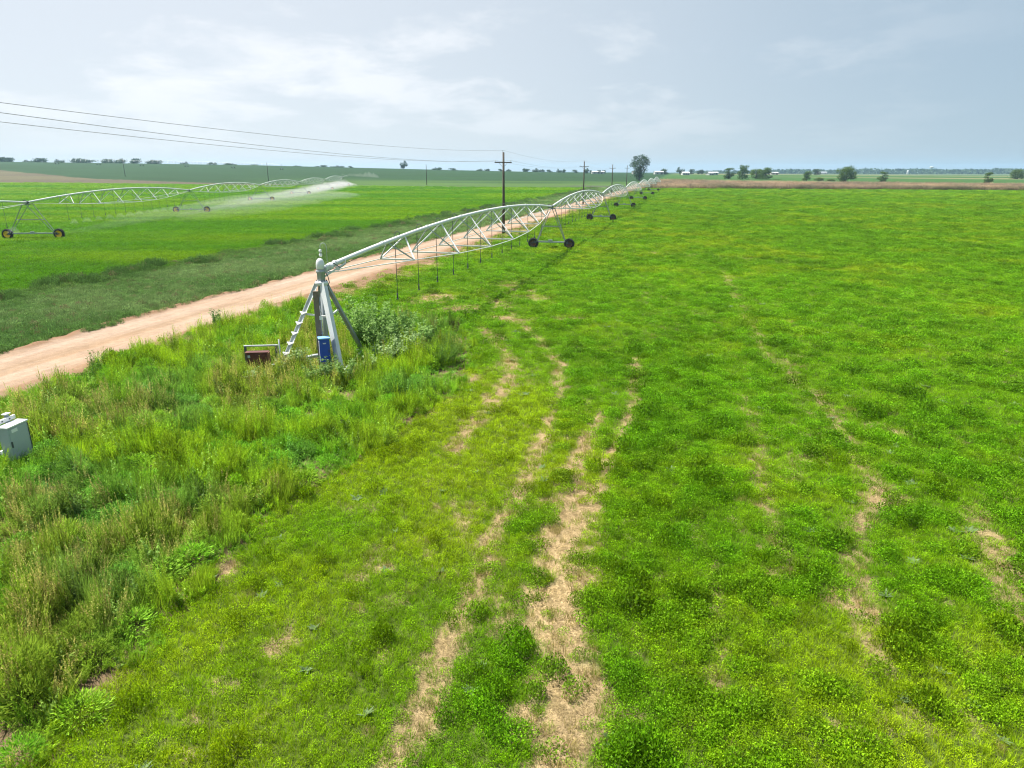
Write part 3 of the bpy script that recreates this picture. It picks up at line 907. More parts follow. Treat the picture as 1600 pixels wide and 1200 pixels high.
# keep weeds low right in front of the cabinets and round the pivot's feet
def clear(X, Y):
    c = np.ones(X.shape)
    for x, y, w, lo in ((-10.45, 26.6, .9, .75), (-13.2, 17.6, .8, .7), (PIV[0] + .3, PIV[1] - .9, 1.5, .8)):
        c = np.minimum(c, lo + (1 - lo) * sstep(w * .5, w * 1.3, np.hypot(X - x, Y - y)))
    return c
n1 = fbm(X * .5, Y * .5, 4, 130); n2 = fbm(X * .22, Y * .22, 3, 131); n3 = fbm(X * 1.5, Y * 1.5, 3, 132)
inner = sstep(-.1, 1.5, vd + (n1 - .5) * 1.6)
u = rng.uniform(0, 1, len(X))
seedy = sstep(.50, .66, n2 * .5 + n1 * .5 + (n3 - .5) * .35) * inner
kind = np.where(u < .50, rng.integers(0, 4, len(X)), np.where(u < .78, 10 + rng.integers(0, 3, len(X)), np.where(u < .92, 13 + rng.integers(0, 2, len(X)), 7 + rng.integers(0, 3, len(X)))))
kind = np.where((rng.uniform(0, 1, len(X)) < seedy * .28), 4 + rng.integers(0, 3, len(X)), kind)
kind = np.where((inner < .25) & (rng.uniform(0, 1, len(X)) < .65), np.where(rng.uniform(0, 1, len(X)) < .6, 13 + rng.integers(0, 2, len(X)), 10 + rng.integers(0, 3, len(X))), kind)
md = rng.uniform(0, 1, len(X)) < .045 * inner
kind = np.where(md, 15 + rng.integers(0, 2, len(X)), kind)
hz_ = (.52 + .48 * inner) * (.16 + .62 * n1 + 1.05 * sstep(.42, .70, n3)) * rng.uniform(.75, 1.2, len(X)) * clear(X, Y)
sc = rng.uniform(.65, 1.05, len(X)) * (.6 + .4 * inner) * np.maximum(1, r / 14) ** .25
sc = np.where(md, rng.uniform(.8, 1.5, len(X)), sc)
hz_ = np.where(md, np.maximum(hz_, .8) * rng.uniform(.8, 1.25, len(X)), hz_)
sc_gap = (n3 > .36) | md
tint = lerp((0.175, 0.385, 0.022), (0.310, 0.460, 0.018), sstep(.38, .62, n3 * .5 + n1 * .5)[:, None])
tint = lerp(tint, (0.165, 0.350, 0.055), (sstep(.55, .75, fbm(X * .33, Y * .33, 3, 135)) * .8 * inner)[:, None])
tint = lerp(tint, (0.250, 0.310, 0.060), (seedy * .45)[:, None])
tint = np.where(((kind >= 4) & (kind < 7))[:, None], lerp(tint, (0.390, 0.400, 0.110), .6), tint)
tint = np.where(((kind >= 7) & (kind < 10))[:, None], tint * .75 + np.array((.06, .09, .05)), tint)
tint = tint * rng.uniform(.55, 1.45, len(X))[:, None]
tint = np.where(md[:, None], tint * np.array((.88, .92, .95)), tint)
k = sc_gap
o = scatter('verge_weeds', P_WEED, np.stack([X, Y, np.zeros(len(X)) - .03], -1)[k], rng.uniform(0, 6.28, k.sum()), np.stack([sc, sc, hz_], -1)[k], kind[k], tint[k])
tag(o, 'tall mixed green and brown weeds on the verge', 'weeds', kind='stuff')
print('verge', k.sum())

# --- dry reeds at the end of the right-hand field
g = np.random.default_rng(12)
n = 26000
X = g.uniform(20, 620, n); nn = g.uniform(0, 1, n)
top = reed_top(X)
nv = top * nn ** 1.25
Y = 348.7 - .194 * X + nv + (fbm(X * .03, X * 0, 2, 77) - .5) * 4
k = (Eof(X, Y) > -20) & (np.abs(np.degrees(np.arctan2(X, Y))) < 48)
X = X[k]; Y = Y[k]; nv = nv[k]
n1 = fbm(X * .02, Y * .05, 4, 141); n2 = fbm(X * .08, Y * .08, 3, 142)
tint = lerp((0.44, 0.325, 0.20), (0.32, 0.235, 0.16), sstep(.4, .6, n1)[:, None])
tint = lerp(tint, (0.16, 0.155, 0.10), (sstep(.5, .7, n2) * .6)[:, None])
tint = lerp(tint, (0.06, 0.085, 0.03), (sstep(14, 2, nv) * .45)[:, None]) * g.uniform(.75, 1.2, len(X))[:, None]
sc = g.uniform(4, 7, len(X)); hz_ = g.uniform(2.4, 4.2, len(X)) * (.6 + .6 * n2)
o = scatter('dry_reeds', P_WEED, np.stack([X, Y, terrain(X, Y) - .05], -1), g.uniform(0, 6.28, len(X)), np.stack([sc, sc, hz_], -1), 10 + g.integers(0, 3, len(X)), tint)
tag(o, 'band of dry tan reeds closing off the right field', 'reeds', kind='stuff')

# ------------------------------------------------------------------ centre-pivot irrigators
def arch(q): return 1.0 * 4 * q * (1 - q)
HT = 4.4             # height of the pipe at the towers
LS = 45.5
def strut_s(): return [LS * (8.0 + 5.75 * i) / 50.0 for i in range(7)]
def hw(q): return 1.95 * (4 * q * (1 - q)) ** 1.15
def pipe_z(s): return HT + arch(s / LS)
def strut_end(s, sg):
    q = s / LS
    return Vector((s, sg * hw(q), pipe_z(s) - hw(q) * 1.0 - .12))
def wheel_mesh(rim):
    m = MB()
    m.lathe([(.40, -.17), (.52, -.185), (.575, -.16), (.60, -.09), (.605, 0), (.60, .09), (.575, .16), (.52, .185), (.40, .17)], 26, axis='y', mi=0)
    for k in range(26):
        for sg in (-1, 1):
            a = 2 * math.pi * (k + (.5 if sg > 0 else 0)) / 26
            R = Matrix.Rotation(-a, 3, 'Y') @ Matrix.Rotation(sg * rad(28), 3, 'X') if False else Matrix.Rotation(-a, 3, 'Y')
            c = R @ Vector((.617, sg * .085, 0))
            m.box(c, (.05, .18, .05), 0, R @ Matrix.Rotation(sg * rad(24), 3, 'X'))
    m.lathe([(.0, .03), (.10, .03), (.11, .07), (.13, .06), (.30, .02), (.34, .10), (.41, .165), (.425, .15), (.425, -.15), (.41, -.165), (.34, -.10), (.30, -.03), (.12, -.02), (.0, -.02)], 22, axis='y', mi=1)
    m.lathe([(0, .12), (.06, .12), (.07, .03)], 10, axis='y', mi=2)
    return m.mesh('wheel', [M_TYRE, rim, M_DARK])
WHEEL = {'d': wheel_mesh(M_RIMD), 'y': wheel_mesh(M_RIMY)}

def make_drive_tower(parent, loc, rz, wk, hb=1.98):
    """local x along the span, local y along the wheel track"""
    t = empty('drive_tower', loc, rz, parent)
    for sg in (-1, 1):
        w = link('wheel', WHEEL[wk], t, (0, sg * hb, .62 if wk == 'y' else .54)); w.scale = (1, 1, 1) if wk == 'y' else (.88, .88, .88)
        w.rotation_euler = (0, sg * .6, rad(90))
        for sx in (-1, 1):
            m = MB()
            p0 = Vector((sx * .16, sg * (hb - .42), .72)); p1 = Vector((sx * .75, sg * .22, HT - .25))
            m.bar(p0, p1, .068, .06)
            m.build('leg', M_LEG, t)
        m = MB(); m.box((0, sg * (hb - .27), .66), (.30, .26, .28)); m.bar((0, sg * (hb - .5), .66), (0, sg * (hb - .08), .62), .09)
        m.build('gearbox', M_DARK, t, bevel=.02)
    m = MB(); m.bar((0, -hb + .35, .70), (0, hb - .35, .70), .15, .15)
    m.box((0, 0.1, .82), (.2, .42, .2))
    m.build('base_beam', M_GALVD, t)
    for z_, yy in ((2.35, .22 + (hb - .64) * .55),):
        m = MB(); m.bar((-.45, -yy, z_), (-.45, yy, z_), .05); m.bar((.45, -yy, z_), (.45, yy, z_), .05)
        m.bar((-.45, -yy, z_), (.45, -yy, z_), .05); m.bar((-.45, yy, z_), (.45, yy, z_), .05)
        m.build('cross_brace', M_LEG, t)
    m = MB(); m.bar((-.78, .22, HT - .22), (.78, .22, HT - .22), .08); m.bar((-.78, -.22, HT - .22), (.78, -.22, HT - .22), .08)
    m.bar((0, -.3, HT - .22), (0, .3, HT - .22), .09); m.box((.1, .30, HT + .05), (.28, .2, .36)); m.lathe([(.14, -.2), (.16, -.2), (.16, .2), (.14, .2)], 12, (0, 0, HT), 'x')
    m.build('tower_head', M_DARK, t)
    return t

def make_span(parent):
    sp = MB()
    N = 30
    sp.tube([(LS * i / N, 0, pipe_z(LS * i / N)) for i in range(N + 1)], .10, 10, 0)
    for i in range(1, 8):
        s = LS * i / 8
        sp.tube([(s - .03, 0, pipe_z(s)), (s + .03, 0, pipe_z(s))], .135, 12, 0)
    o = sp.build('span', [M_GALV], parent)
    ss = strut_s()
    for s in ss:
        a, b_ = strut_end(s, -1), strut_end(s, 1)
        m = MB(); m.bar(a, b_, .075, .075); m.build('cross_strut', M_GALV, o)
        for sg in (-1, 1):
            for dx in (-1.0, 1.0):
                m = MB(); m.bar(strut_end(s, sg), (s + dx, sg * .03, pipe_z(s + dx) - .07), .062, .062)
                m.build('truss_leg', M_GALV if dx > 0 else M_GALVD, o)  # legs of one lean get the darker metal, shade put into the colour
    for sg in (-1, 1):
        m = MB()
        m.tube([(.25, sg * .06, HT - .18)] + [strut_end(s, sg) for s in ss] + [(LS - .25, sg * .06, HT - .18)], .024, 6)
        m.build('truss_rod', M_GALV, o)
    for k in range(13):
        s = LS * .17 + 2.85 * k
        if s > LS - 1.0: break
        zp = pipe_z(s); off = .30 if k % 2 else .30
        m = MB()
        m.tube([(s, 0, zp + .06), (s, .02, zp + .20), (s, .12, zp + .29), (s, .24, zp + .24), (s, off, zp + .05), (s, off, 2.4), (s + .02, off + .02, 1.85)], .019, 6)
        m.lathe([(.02, 2.0), (.042, 1.98), (.042, 1.72), (.02, 1.7)], 8, (s + .02, off + .02, 0))
        m.lathe([(.0, 1.66), (.075, 1.665), (.05, 1.7), (.02, 1.73)], 8, (s + .02, off + .02, 0))
        m.build('drop_hose', M_HOSE, o)
    # thin control cable slung under the pipe
    m = MB(); m.tube([(s_, -.06, pipe_z(s_) - .16) for s_ in np.linspace(.4, LS - .4, 16)], .012, 5); m.build('cable', M_HOSE, o)
    return o
def make_far_span(parent):
    """the same truss as one light mesh, for spans a few pixels high"""
    m = MB(); N = 16
    m.tube([(LS * i / N, 0, pipe_z(LS * i / N)) for i in range(N + 1)], .09, 6, 0)
    ss = strut_s()
    for s in ss:
        m.bar(strut_end(s, -1), strut_end(s, 1), .075)
        for sg in (-1, 1):
            for dx in (-1.0, 1.0): m.bar(strut_end(s, sg), (s + dx, 0, pipe_z(s + dx)), .06)
    for sg in (-1, 1):
        pp = [(.25, 0, HT - .15)] + [strut_end(s, sg) for s in ss] + [(LS - .25, 0, HT - .15)]
        for p_, q_ in zip(pp[:-1], pp[1:]): m.bar(p_, q_, .045)
    h = MB()
    o = m.build('span', [M_GALV], parent)
    for k in range(13):
        s = LS * .17 + 2.85 * k
        if s < LS - 1: h.bar((s, .3, pipe_z(s)), (s, .3, 1.75), .045)
    h.build('drop_hoses', M_HOSE, o)['kind'] = 'stuff'
    return o
def place_span(o, a, b_, za, zb):
    d = math.hypot(b_[0] - a[0], b_[1] - a[1])
    o.location = (a[0], a[1], za)
    o.rotation_euler = (0, -math.atan2(zb - za, d), math.atan2(b_[1] - a[1], b_[0] - a[0]))
    o.scale = (math.hypot(d, zb - za) / LS, 1, 1)

def irrigator(name, label, pts, wk, detail, towers, group=None, lead=0):
    """pts: tower positions; spans between neighbours; towers: which of pts get a drive tower"""
    root = empty(name, (pts[0][0], pts[0][1], tz(*pts[0])))
    tag(root, label, 'irrigator', group)
    base = Vector((pts[0][0], pts[0][1], tz(*pts[0])))
    rel = [(p[0] - base.x, p[1] - base.y) for p in pts]
    zs = [tz(*p) - base.z for p in pts]
    proto_d = None; proto_f = None; proto_t = None
    for i in range(len(pts) - 1):
        if i in detail:
            if proto_d is None:
                proto_d = make_span(root); kids(proto_d); o = proto_d
            else: o = copy_tree(proto_d, root)
        else:
            if proto_f is None:
                proto_f = make_far_span(root); kids(proto_f); o = proto_f
            else: o = copy_tree(proto_f, root)
        place_span(o, rel[i], rel[i + 1], zs[i] - (lead if i == 0 else 0), zs[i + 1])
    for i in towers:
        j = min(i, len(pts) - 2)
        rz = math.atan2(pts[j + 1][1] - pts[j][1], pts[j + 1][0] - pts[j][0])
        if proto_t is None:
            proto_t = make_drive_tower(root, (*rel[i], zs[i]), rz, wk, 3.0 if wk == 'y' else 1.98); kids(proto_t)
        else:
            t = copy_tree(proto_t, root); t.location = (*rel[i], zs[i]); t.rotation_euler = (0, 0, rz)
    return root

UP = (0.2407, 0.9706)
T1 = (4.25, 75.3)
near_pts = [PIV, T1] + [(T1[0] + UP[0] * 45.5 * k, T1[1] + UP[1] * 45.5 * k) for k in range(1, 7)]
near_piv = irrigator('center_pivot_irrigator', 'silver arched irrigator with dark wheels hinged on the pivot stand in the weeds', near_pts, 'd', (0, 1, 2), range(1, 8), lead=.27)

# the pivot stand: parts of the near irrigator, positions relative to the pivot foot
def rel(x, y, z): return Vector((x - PIV[0], y - PIV[1], z))
AP = Vector((0, 0, 3.62))
feet = {'ladder': rel(-9.78, 27.62, 0), 'front': rel(-6.85, 26.35, 0), 'right': rel(-6.75, 30.3, 0), 'back': rel(-8.75, 29.8, 0)}
for nm, ft in feet.items():
    top = AP + Vector((ft.x * .085, ft.y * .085, 0))
    m = MB()
    d = (ft - top); side = Vector((-d.y, d.x, 0)).normalized()
    inw = side.cross(d.normalized())
    wdt = .17 if nm != 'front' else .27
    # angle-iron: two plates meeting along the outer edge
    off = Vector((ft.x, ft.y, 0)).normalized()
    s1 = (side + off * .55).normalized() * wdt * .5; s2 = (-side + off * .55).normalized() * wdt * .5
    m.bar(top - s2 * .5, ft - s2 * .5, wdt, .014, up=tuple(s2.cross(d).normalized()))
    m.bar(top + s2 * .5 - side * 0.0, ft + s2 * .5, .014, wdt, up=tuple(s2.cross(d).normalized()))
    m.box(ft + Vector((0, 0, .03)), (.4, .4, .05))
    leg = m.build('leg', M_GALVS if nm in ('ladder', 'front') else M_LEG, near_piv)  # right and back legs: shaded look painted in by darker steel
    if nm == 'ladder':
        for k in range(6):
            p_ = top + d * (.33 + .115 * k)
            m = MB()
            rd = Vector((.86, -.5, 0)) * .20; bk = Vector((.5, .86, 0)) * .025; lo = p_ + d.normalized() * .13; p_ = p_ - bk * 3; lo = lo - bk * 3
            m.add([p_ - rd - bk, p_ + rd - bk, lo - bk, p_ - rd + bk, p_ + rd + bk, lo + bk], [(0, 2, 1), (3, 4, 5), (0, 1, 4, 3), (1, 2, 5, 4), (2, 0, 3, 5)])
            m.build('step', M_GALV, leg)
names = list(feet)
for a_, b_ in ((0, 1), (1, 2), (2, 3), (3, 0)):
    pa = feet[names[a_]]; pb = feet[names[b_]]
    m = MB(); m.bar(pa * .97 + Vector((0, 0, .22)), pb * .97 + Vector((0, 0, .22)), .09, .09); m.build('base_rail', M_GALVD, near_piv)
m = MB(); m.bar(feet['front'] * .36 + AP * .64 + Vector((0, 0, -.03)), feet['ladder'] * .36 + AP * .64, .05, .07); m.build('brace', M_GALV, near_piv)
m = MB(); m.bar(feet['front'] * .36 + AP * .64 + Vector((0, 0, -.03)), feet['right'] * .36 + AP * .64, .05, .07); m.build('brace', M_GALV, near_piv)
m = MB(); m.tube([(0, 0, .1), (0, 0, 3.5)], .10, 14); m.tube([(0, 0, .02), (0, 0, .12)], .2, 14); m.tube([(0, 0, .5), (-.5, -.2, .5), (-1.4, -.6, .35), (-2.4, -1.0, .2)], .085, 10)
m.build('riser_pipe', M_GALVD, near_piv)
m = MB(); m.lathe([(.0, 3.66), (.24, 3.66), (.27, 3.62), (.27, 3.52), (.2, 3.48), (.16, 3.46)], 18); m.build('apex_plate', M_GALV, near_piv)
m = MB(); m.lathe([(.15, 3.6), (.165, 3.62), (.165, 4.0), (.19, 4.02), (.19, 4.1), (.16, 4.12), (.16, 4.22)], 18)
m.box((.19, -.02, 4.12), (.1, .12, .2)); m.build('swivel', M_GALVD, near_piv)
m = MB()
for k in range(10):
    a_ = 2 * math.pi * k / 10
    m.lathe([(0, 3.70), (.022, 3.70), (.022, 3.655)], 6, (.215 * math.cos(a_), .215 * math.sin(a_), 0))
m.build('flange_bolts', M_DARK, near_piv)['kind'] = 'stuff'
m = MB(); m.lathe([(.172, 4.16), (.178, 4.18), (.172, 4.36), (.155, 4.46), (.115, 4.54), (.06, 4.585), (0, 4.6)], 20); m.lathe([(.0, 4.16), (.172, 4.16)], 20)
m.build('cap', M_CAP, near_piv)
ux, uy = UP
m = MB()
m.tube([(0, 0, 3.98), (ux * .2, uy * .2, 4.05), (ux * .5, uy * .5, 4.12), (ux * 1.1, uy * 1.1, 4.20)], .10, 12)
m.tube([(ux * .62, uy * .62, 4.14), (ux * .86, uy * .86, 4.17)], .155, 14)
m.tube([(ux * 1.2, uy * 1.2, 4.22), (ux * 1.26, uy * 1.26, 4.23)], .15, 14)
m.build('elbow', M_GALV, near_piv)
m = MB(); m.bar((.14, .02, 3.84), (ux * 1.9 + .16, uy * 1.9, 4.18), .05, .06); m.box((ux * 1.2 + .14, uy * 1.2, 4.02), (.12, .26, .14)); m.build('hinge_arm', M_GALV, near_piv)
m = MB(); m.tube([(.14, .1, 4.05), (.25, .1, 3.85), (.31, .05, 3.6), (.22, 0, 3.4), (.2, 0, 3.3)], .018, 6); m.tube([(ux * .9 + .1, uy * .9, 4.3), (ux * 1.2 + .25, uy * 1.2, 4.05), (ux * 1.7 + .25, uy * 1.7, 4.15), (ux * 1.9 + .15, uy * 1.9, 4.35)], .016, 6)
m.build('cable', M_HOSE, near_piv)
# beacon lamp on a gooseneck
gx, gy = ux * .55 + .03, uy * .55
m = MB()
pts = [(gx, gy, 4.35), (gx, gy, 5.0)] + [(gx - .13 + .13 * math.cos(t), gy, 5.0 + .16 * math.sin(t)) for t in np.linspace(.3, math.pi, 8)] + [(gx - .26, gy, 4.88)]
m.tube(pts, .014, 6)
lamp = m.build('beacon', M_GALVD, near_piv)
m = MB(); m.lathe([(0, 4.90), (.05, 4.89), (.065, 4.84), (.065, 4.78), (.04, 4.775)], 12, (gx - .26, gy, 0)); m.build('lamp_cap', M_WHITE, lamp)
m = MB(); m.lathe([(.04, 4.775), (.04, 4.74), (.03, 4.735)], 12, (gx - .26, gy, 0)); m.build('socket', M_DARK, lamp)
m = MB(); m.lathe([(.035, 4.735), (.066, 4.70), (.07, 4.65), (.05, 4.60), (0, 4.585)], 12, (gx - .26, gy, 0)); m.build('lens', M_WHITE, lamp)
# blue control box hung on the front leg
cb = Vector((.33, -1.55, 0))
Rz = Matrix.Rotation(rad(20), 3, 'Z')
m = MB(); m.box(cb + Vector((0, 0, 1.12)), (.40, .34, .95), 0, Rz)
m.box(cb + Vector((0, 0, 1.615)), (.46, .40, .05), 1, Rz)
m.box(cb + Vector((0, 0, .42)), (.10, .10, .5), 2, Rz)
box = m.build('control_box', [M_BLUE, M_BLUET, M_GALVD], near_piv, bevel=.012)
m = MB()
for k, (dz, wd) in enumerate(((1.43, .13), (1.405, .10))):
    m.box(cb + Rz @ Vector((0.0, -.175, dz)), (wd, .006, .016), 0, Rz)
m.build('emblem', M_WHITE, box)
m = MB()
for k in range(9):
    t = k / 8
    m.box(cb + Rz @ Vector((-.203, -.06 + .10 * math.sin(t * 2.6), 1.45 - .75 * t)), (.006, .10 + .06 * (1 - t), .10), 0, Rz)
m.build('side_stripe', M_WHITE, box)
m = MB(); m.box(cb + Rz @ Vector((.15, -.185, 1.1)), (.03, .03, .12), 0, Rz); m.build('handle', M_DARK, box)
# weathered post beside the stand
wp = empty('wooden_post', (-7.86, 27.2, 0)); tag(wp, 'brown weathered post standing upright inside the pivot stand', 'post')
m = MB(); m.box((0, 0, 1.70), (.21, .16, 3.46)); m.build('post', M_WOODG, wp, bevel=.012)
m = MB(); m.tube([(.13, -.02, .3), (.13, -.02, 3.2)], .022, 6)
for z_ in (.8, 1.7, 2.6): m.box((.09, -.04, z_), (.16, .05, .04))
m.build('conduit', M_GALVD, wp)
m = MB(); m.box((.13, -.05, 2.35), (.10, .10, .16)); m.build('junction_box', M_GALV, wp, bevel=.01)
# concrete slab
sl = MB(); sl.box((PIV[0] - .1, PIV[1] - .4, .04), (2.6, 2.6, .16)); tag(sl.build('concrete_slab', M_CONC, bevel=.02), 'pale concrete slab under the pivot stand among weeds', 'slab')

# left irrigator with yellow rims
UL = (-0.1, 0.995)
LP0 = (-59.1, 86.0)
left_pts = [(LP0[0] + UL[0] * 56.5 * k, LP0[1] + UL[1] * 56.5 * k) for k in range(-1, 6)]
left_piv = irrigator('center_pivot_irrigator', 'spraying irrigator with yellow wheel rims crossing the left crop field', left_pts, 'y', (0, 1, 2, 3), range(0, 7))
# overhang and end gun
F_ = left_pts[-1]; base = Vector((left_pts[0][0], left_pts[0][1], tz(*left_pts[0])))
e0 = Vector((F_[0], F_[1], tz(*F_) + HT)) - base
e1 = e0 + Vector((UL[0] * 22, UL[1] * 22, .35))
m = MB(); m.tube([e0, e0 + (e1 - e0) * .5 + Vector((0, 0, .35)), e1], .075, 8)
m.bar(e0 + Vector((0, 0, 1.6)), e1, .03); m.bar(e0, e0 + Vector((0, 0, 1.6)), .06)
oh = m.build('overhang', M_GALV, left_piv)
m = MB(); m.tube([e1, e1 + Vector((0, 0, .5)), e1 + Vector((.5, .35, .9)), e1 + Vector((1.0, .7, 1.25))], .05, 8); m.build('end_gun', M_GALVD, oh)

# third irrigator, far up the hill
hill_pts = [(-222 - 52 * k, 690 + 14 * k) for k in range(6)]
root = irrigator('center_pivot_irrigator', 'distant thin irrigator line on the crest of the left hill', hill_pts, 'd', (), range(0, 6))

# ------------------------------------------------------------------ power line
def make_pole(loc, h, rz, label, group, name='utility_pole', arm=True, drop=1.25):
    t = empty(name, loc, rz); tag(t, label, 'utility pole', group)
    m = MB(); m.tube([(0, 0, -.05), (0, 0, h * .5), (0, 0, h)], [.18, .16, .125], 10); m.build('pole', M_WOOD, t)
    m = MB(); m.lathe([(.045, h), (.045, h + .03), (.02, h + .05), (.02, h + .12), (.06, h + .14), (.07, h + .19), (.05, h + .25), (0, h + .26)], 8, (-.09, 0, 0)); m.build('insulator', M_INS, t)
    if arm:
        za = h - drop
        m = MB(); m.box((0, -.16, za), (2.25, .10, .12)); m.build('crossarm', M_WOOD, t)
        for sg in (-1, 1):
            m = MB(); m.bar((sg * .55, -.16, za - .05), (sg * .12, -.14, za - .52), .035, .03); m.build('arm_brace', M_DARK, t)
            m = MB(); m.lathe([(.02, za + .05), (.02, za + .12), (.06, za + .14), (.07, za + .19), (.05, za + .25), (0, za + .26)], 8, (sg * 1.0, -.16, 0)); m.build('insulator', M_INS, t)
    return t
PD = Vector((19.0, 84.9))
pole_xy = [(-1.1 + 19.0 * k, 92.7 + 84.9 * k) for k in range(-1, 5)]
prz = -math.atan2(19.0, 84.9)
plabs = ['dark wooden power pole left of the near weeds', 'nearest tall dark power pole at the road edge behind the irrigator span',
         'second power pole along the road behind the second span', 'third power pole along the road', 'fourth power pole just left of the big cottonwood',
         'fifth power pole hidden near the cottonwood']
for i, (x, y) in enumerate(pole_xy[:5]):
    make_pole((x, y, tz(x, y)), 10.35, prz, plabs[i], 'power poles along the dirt road', drop=.15 if i == 0 else 1.25)
cs, sn = math.cos(prz), math.sin(prz)
wlab = ['highest overhead wire running along the pole tops', 'left overhead wire on the crossarm ends', 'right overhead wire on the crossarm ends']
for w, (lx, ly, lz) in enumerate(((-.09, 0, 10.35 + .24), (-1.0, -.16, 9.10 + .24), (1.0, -.16, 9.10 + .24))):
    pts = []
    for i in range(4):
        (x0, y0), (x1, y1) = pole_xy[i], pole_xy[i + 1]
        for k in range(0 if i == 0 else 1, 19):
            t = k / 18
            x = x0 + (x1 - x0) * t; y = y0 + (y1 - y0) * t
            zg = tz(x0, y0) * (1 - t) + tz(x1, y1) * t
            up0 = (1 - t) * (0, 1.0, 1.15)[w] if i == 0 else 0
            pts.append((x + lx * cs - ly * sn, y + lx * sn + ly * cs, zg + lz + up0 - (.75 if i else (.75, .85, .95)[w]) * 4 * t * (1 - t)))
    m = MB(); m.tube(pts, .0095, 5); tag(m.build('overhead_wire', M_WIRE), wlab[w], 'wire', 'overhead wires along the dirt road')
for (x, y, h, lb) in ((-271, 500, 12.0, 'tallest of the thin distant poles below the left tree line'), (-147, 430, 11.0, 'thin distant pole behind the far end of the spraying irrigator'),
                      (-46.5, 388, 10.5, 'thin distant pole right of the lone hill tree')):
    make_pole((x, y, tz(x, y)), h, 1.2, lb, 'thin poles along the far edge of the crop', 'utility_pole', arm=False)

# ------------------------------------------------------------------ electrical cabinets
t = empty('electrical_cabinet', (-10.5, 27.25, -.42), rad(6)); tag(t, 'rusty red brown electrical cabinet on a steel rack left of the pivot', 'electrical box')
m = MB(); m.box((0, 0, .88), (.86, .28, .86)); cab = m.build('cabinet', M_RUSTY, t, bevel=.015)
m = MB(); m.box((0, 0, 1.322), (.92, .34, .03)); m.build('lid', M_RUSTY, cab)
m = MB(); m.box((-.02, -.146, .86), (.74, .012, .74)); m.build('door', M_RUSTY, cab, bevel=.004)
m = MB(); m.box((.465, -.06, .72), (.07, .22, 1.2)); m.build('side_channel', M_RUST, t)
m = MB(); m.box((-.31, -.157, 1.16), (.10, .008, .11)); m.build('label_plate', M_GREY, cab)
m = MB(); m.box((-.40, -.15, .80), (.02, .02, .9)); m.box((.36, -.16, .85), (.03, .04, .14)); m.build('latch', M_DARK, cab)
for x in (-.53, .72):
    m = MB(); m.box((x, .26, .74), (.09, .09, 1.5)); m.build('post', M_DARK, t)
m = MB(); m.box((.10, .26, 1.515), (1.36, .10, .05)); m.build('rail', M_GALVD, t)
m = MB(); m.tube([(.84, .3, 0), (.84, .3, 1.75)], .03, 8); m.build('conduit', M_GALVD, t)

t = empty('electrical_cabinet', (-14.13, 18.08, 0), rad(84)); t.scale = (.85, .85, .85); tag(t, 'grey enamel electrical cabinet at the left edge of the weeds', 'electrical box')
m = MB(); m.box((0, 0, .80), (.82, .36, 1.15)); cab = m.build('cabinet', M_GREY, t, bevel=.02)
m = MB(); m.box((0, 0, 1.395), (.88, .42, .04)); m.build('lid', M_CAP, cab)
m = MB(); m.box((-.16, -.192, 1.24), (.24, .006, .12)); m.build('label_plate', M_WHITE, cab)
m = MB(); m.box((0, -.183, .82), (.74, .012, 1.02)); m.build('door', M_GREY, cab, bevel=.004)
for z_ in (.45, .82, 1.19):
    m = MB(); m.box((.385, -.186, z_), (.05, .02, .09)); m.build('hinge', M_GALVD, cab)
m = MB(); m.box((.40, -.19, .85), (.015, .02, .95)); m.box((-.36, -.2, .8), (.04, .03, .2)); m.build('latch', M_DARK, cab)
m = MB(); m.box((-.25, .27, .5), (1.4, .06, .13)); m.build('rail', M_GALV, t)
m = MB(); m.box((-.25, .27, 1.50), (1.4, .06, .13)); rl = m.build('rail', M_GALV, t)
m = MB()
for x in (-.75, -.45, -.1, .2): m.lathe([(0, -.02), (.025, -.02), (.025, 0)], 8, (x, .24, 1.50), 'y')
m.build('bolts', M_DARK, rl)['kind'] = 'stuff'
for x in (-.85, .22):
    m = MB(); m.box((x, .35, .82), (.10, .10, 1.64)); m.build('post', M_GALVD, t)
m = MB(); m.box((.22, .35, 1.66), (.22, .16, .03)); m.build('post_cap', M_CAP, t)

# ------------------------------------------------------------------ trees and bushes
def crown_mesh(name, blobs, nleaf, lsz, col, g, var=.25, asp=.6, dark=None):
    blobs = np.asarray(blobs, float)
    w = blobs[:, 3] * blobs[:, 4] ; w = w / w.sum()
    bi = g.choice(len(blobs), nleaf, p=w)
    d = rdir(nleaf, g); q = g.uniform(.35, 1, nleaf) ** .5
    q = q * (1 + .22 * g.normal(size=nleaf))
    c = blobs[bi, :3] + d * q[:, None] * np.stack([blobs[bi, 3], blobs[bi, 3], blobs[bi, 4]], -1)
    V, F = leaf_cloud(c, lsz, g, .4, asp)
    bv = g.uniform(1 - var * .6, 1 + var * .6, len(blobs))[bi] * g.uniform(1 - var, 1 + var, nleaf)
    cc = np.asarray(col) * bv[:, None]
    return np_mesh(name, V, F, [M_LEAF], col=np.repeat(cc, 4, 0))
def trunk_mesh(name, h, r, limbs, g):
    m = MB()
    m.tube([(0, 0, -.2), (.02 * h, 0, h * .3), (0, .02 * h, h * .62)], [r, r * .75, r * .4], 8)
    for p in limbs:
        s = Vector((.015 * h, 0, h * g.uniform(.18, .42)))
        e = Vector(p)
        m.tube([s, s * .45 + e * .55 + Vector((0, 0, -.05 * h)), e], [r * .5, r * .3, r * .1], 6)
    return m.mesh(name, [M_BARK])
def tree_kind(seed, shape, nleaf, lsz, col, trunk_r=.03, lo=.2, var=.28):
    """unit-height tree; shape = list of blobs (x,y,z,rxy,rz)"""
    g = np.random.default_rng(seed)
    return (crown_mesh('crown', shape, nleaf, lsz, col, g, var), trunk_mesh('trunk', 1.0, trunk_r, [b[:3] for b in shape[:6]], g))
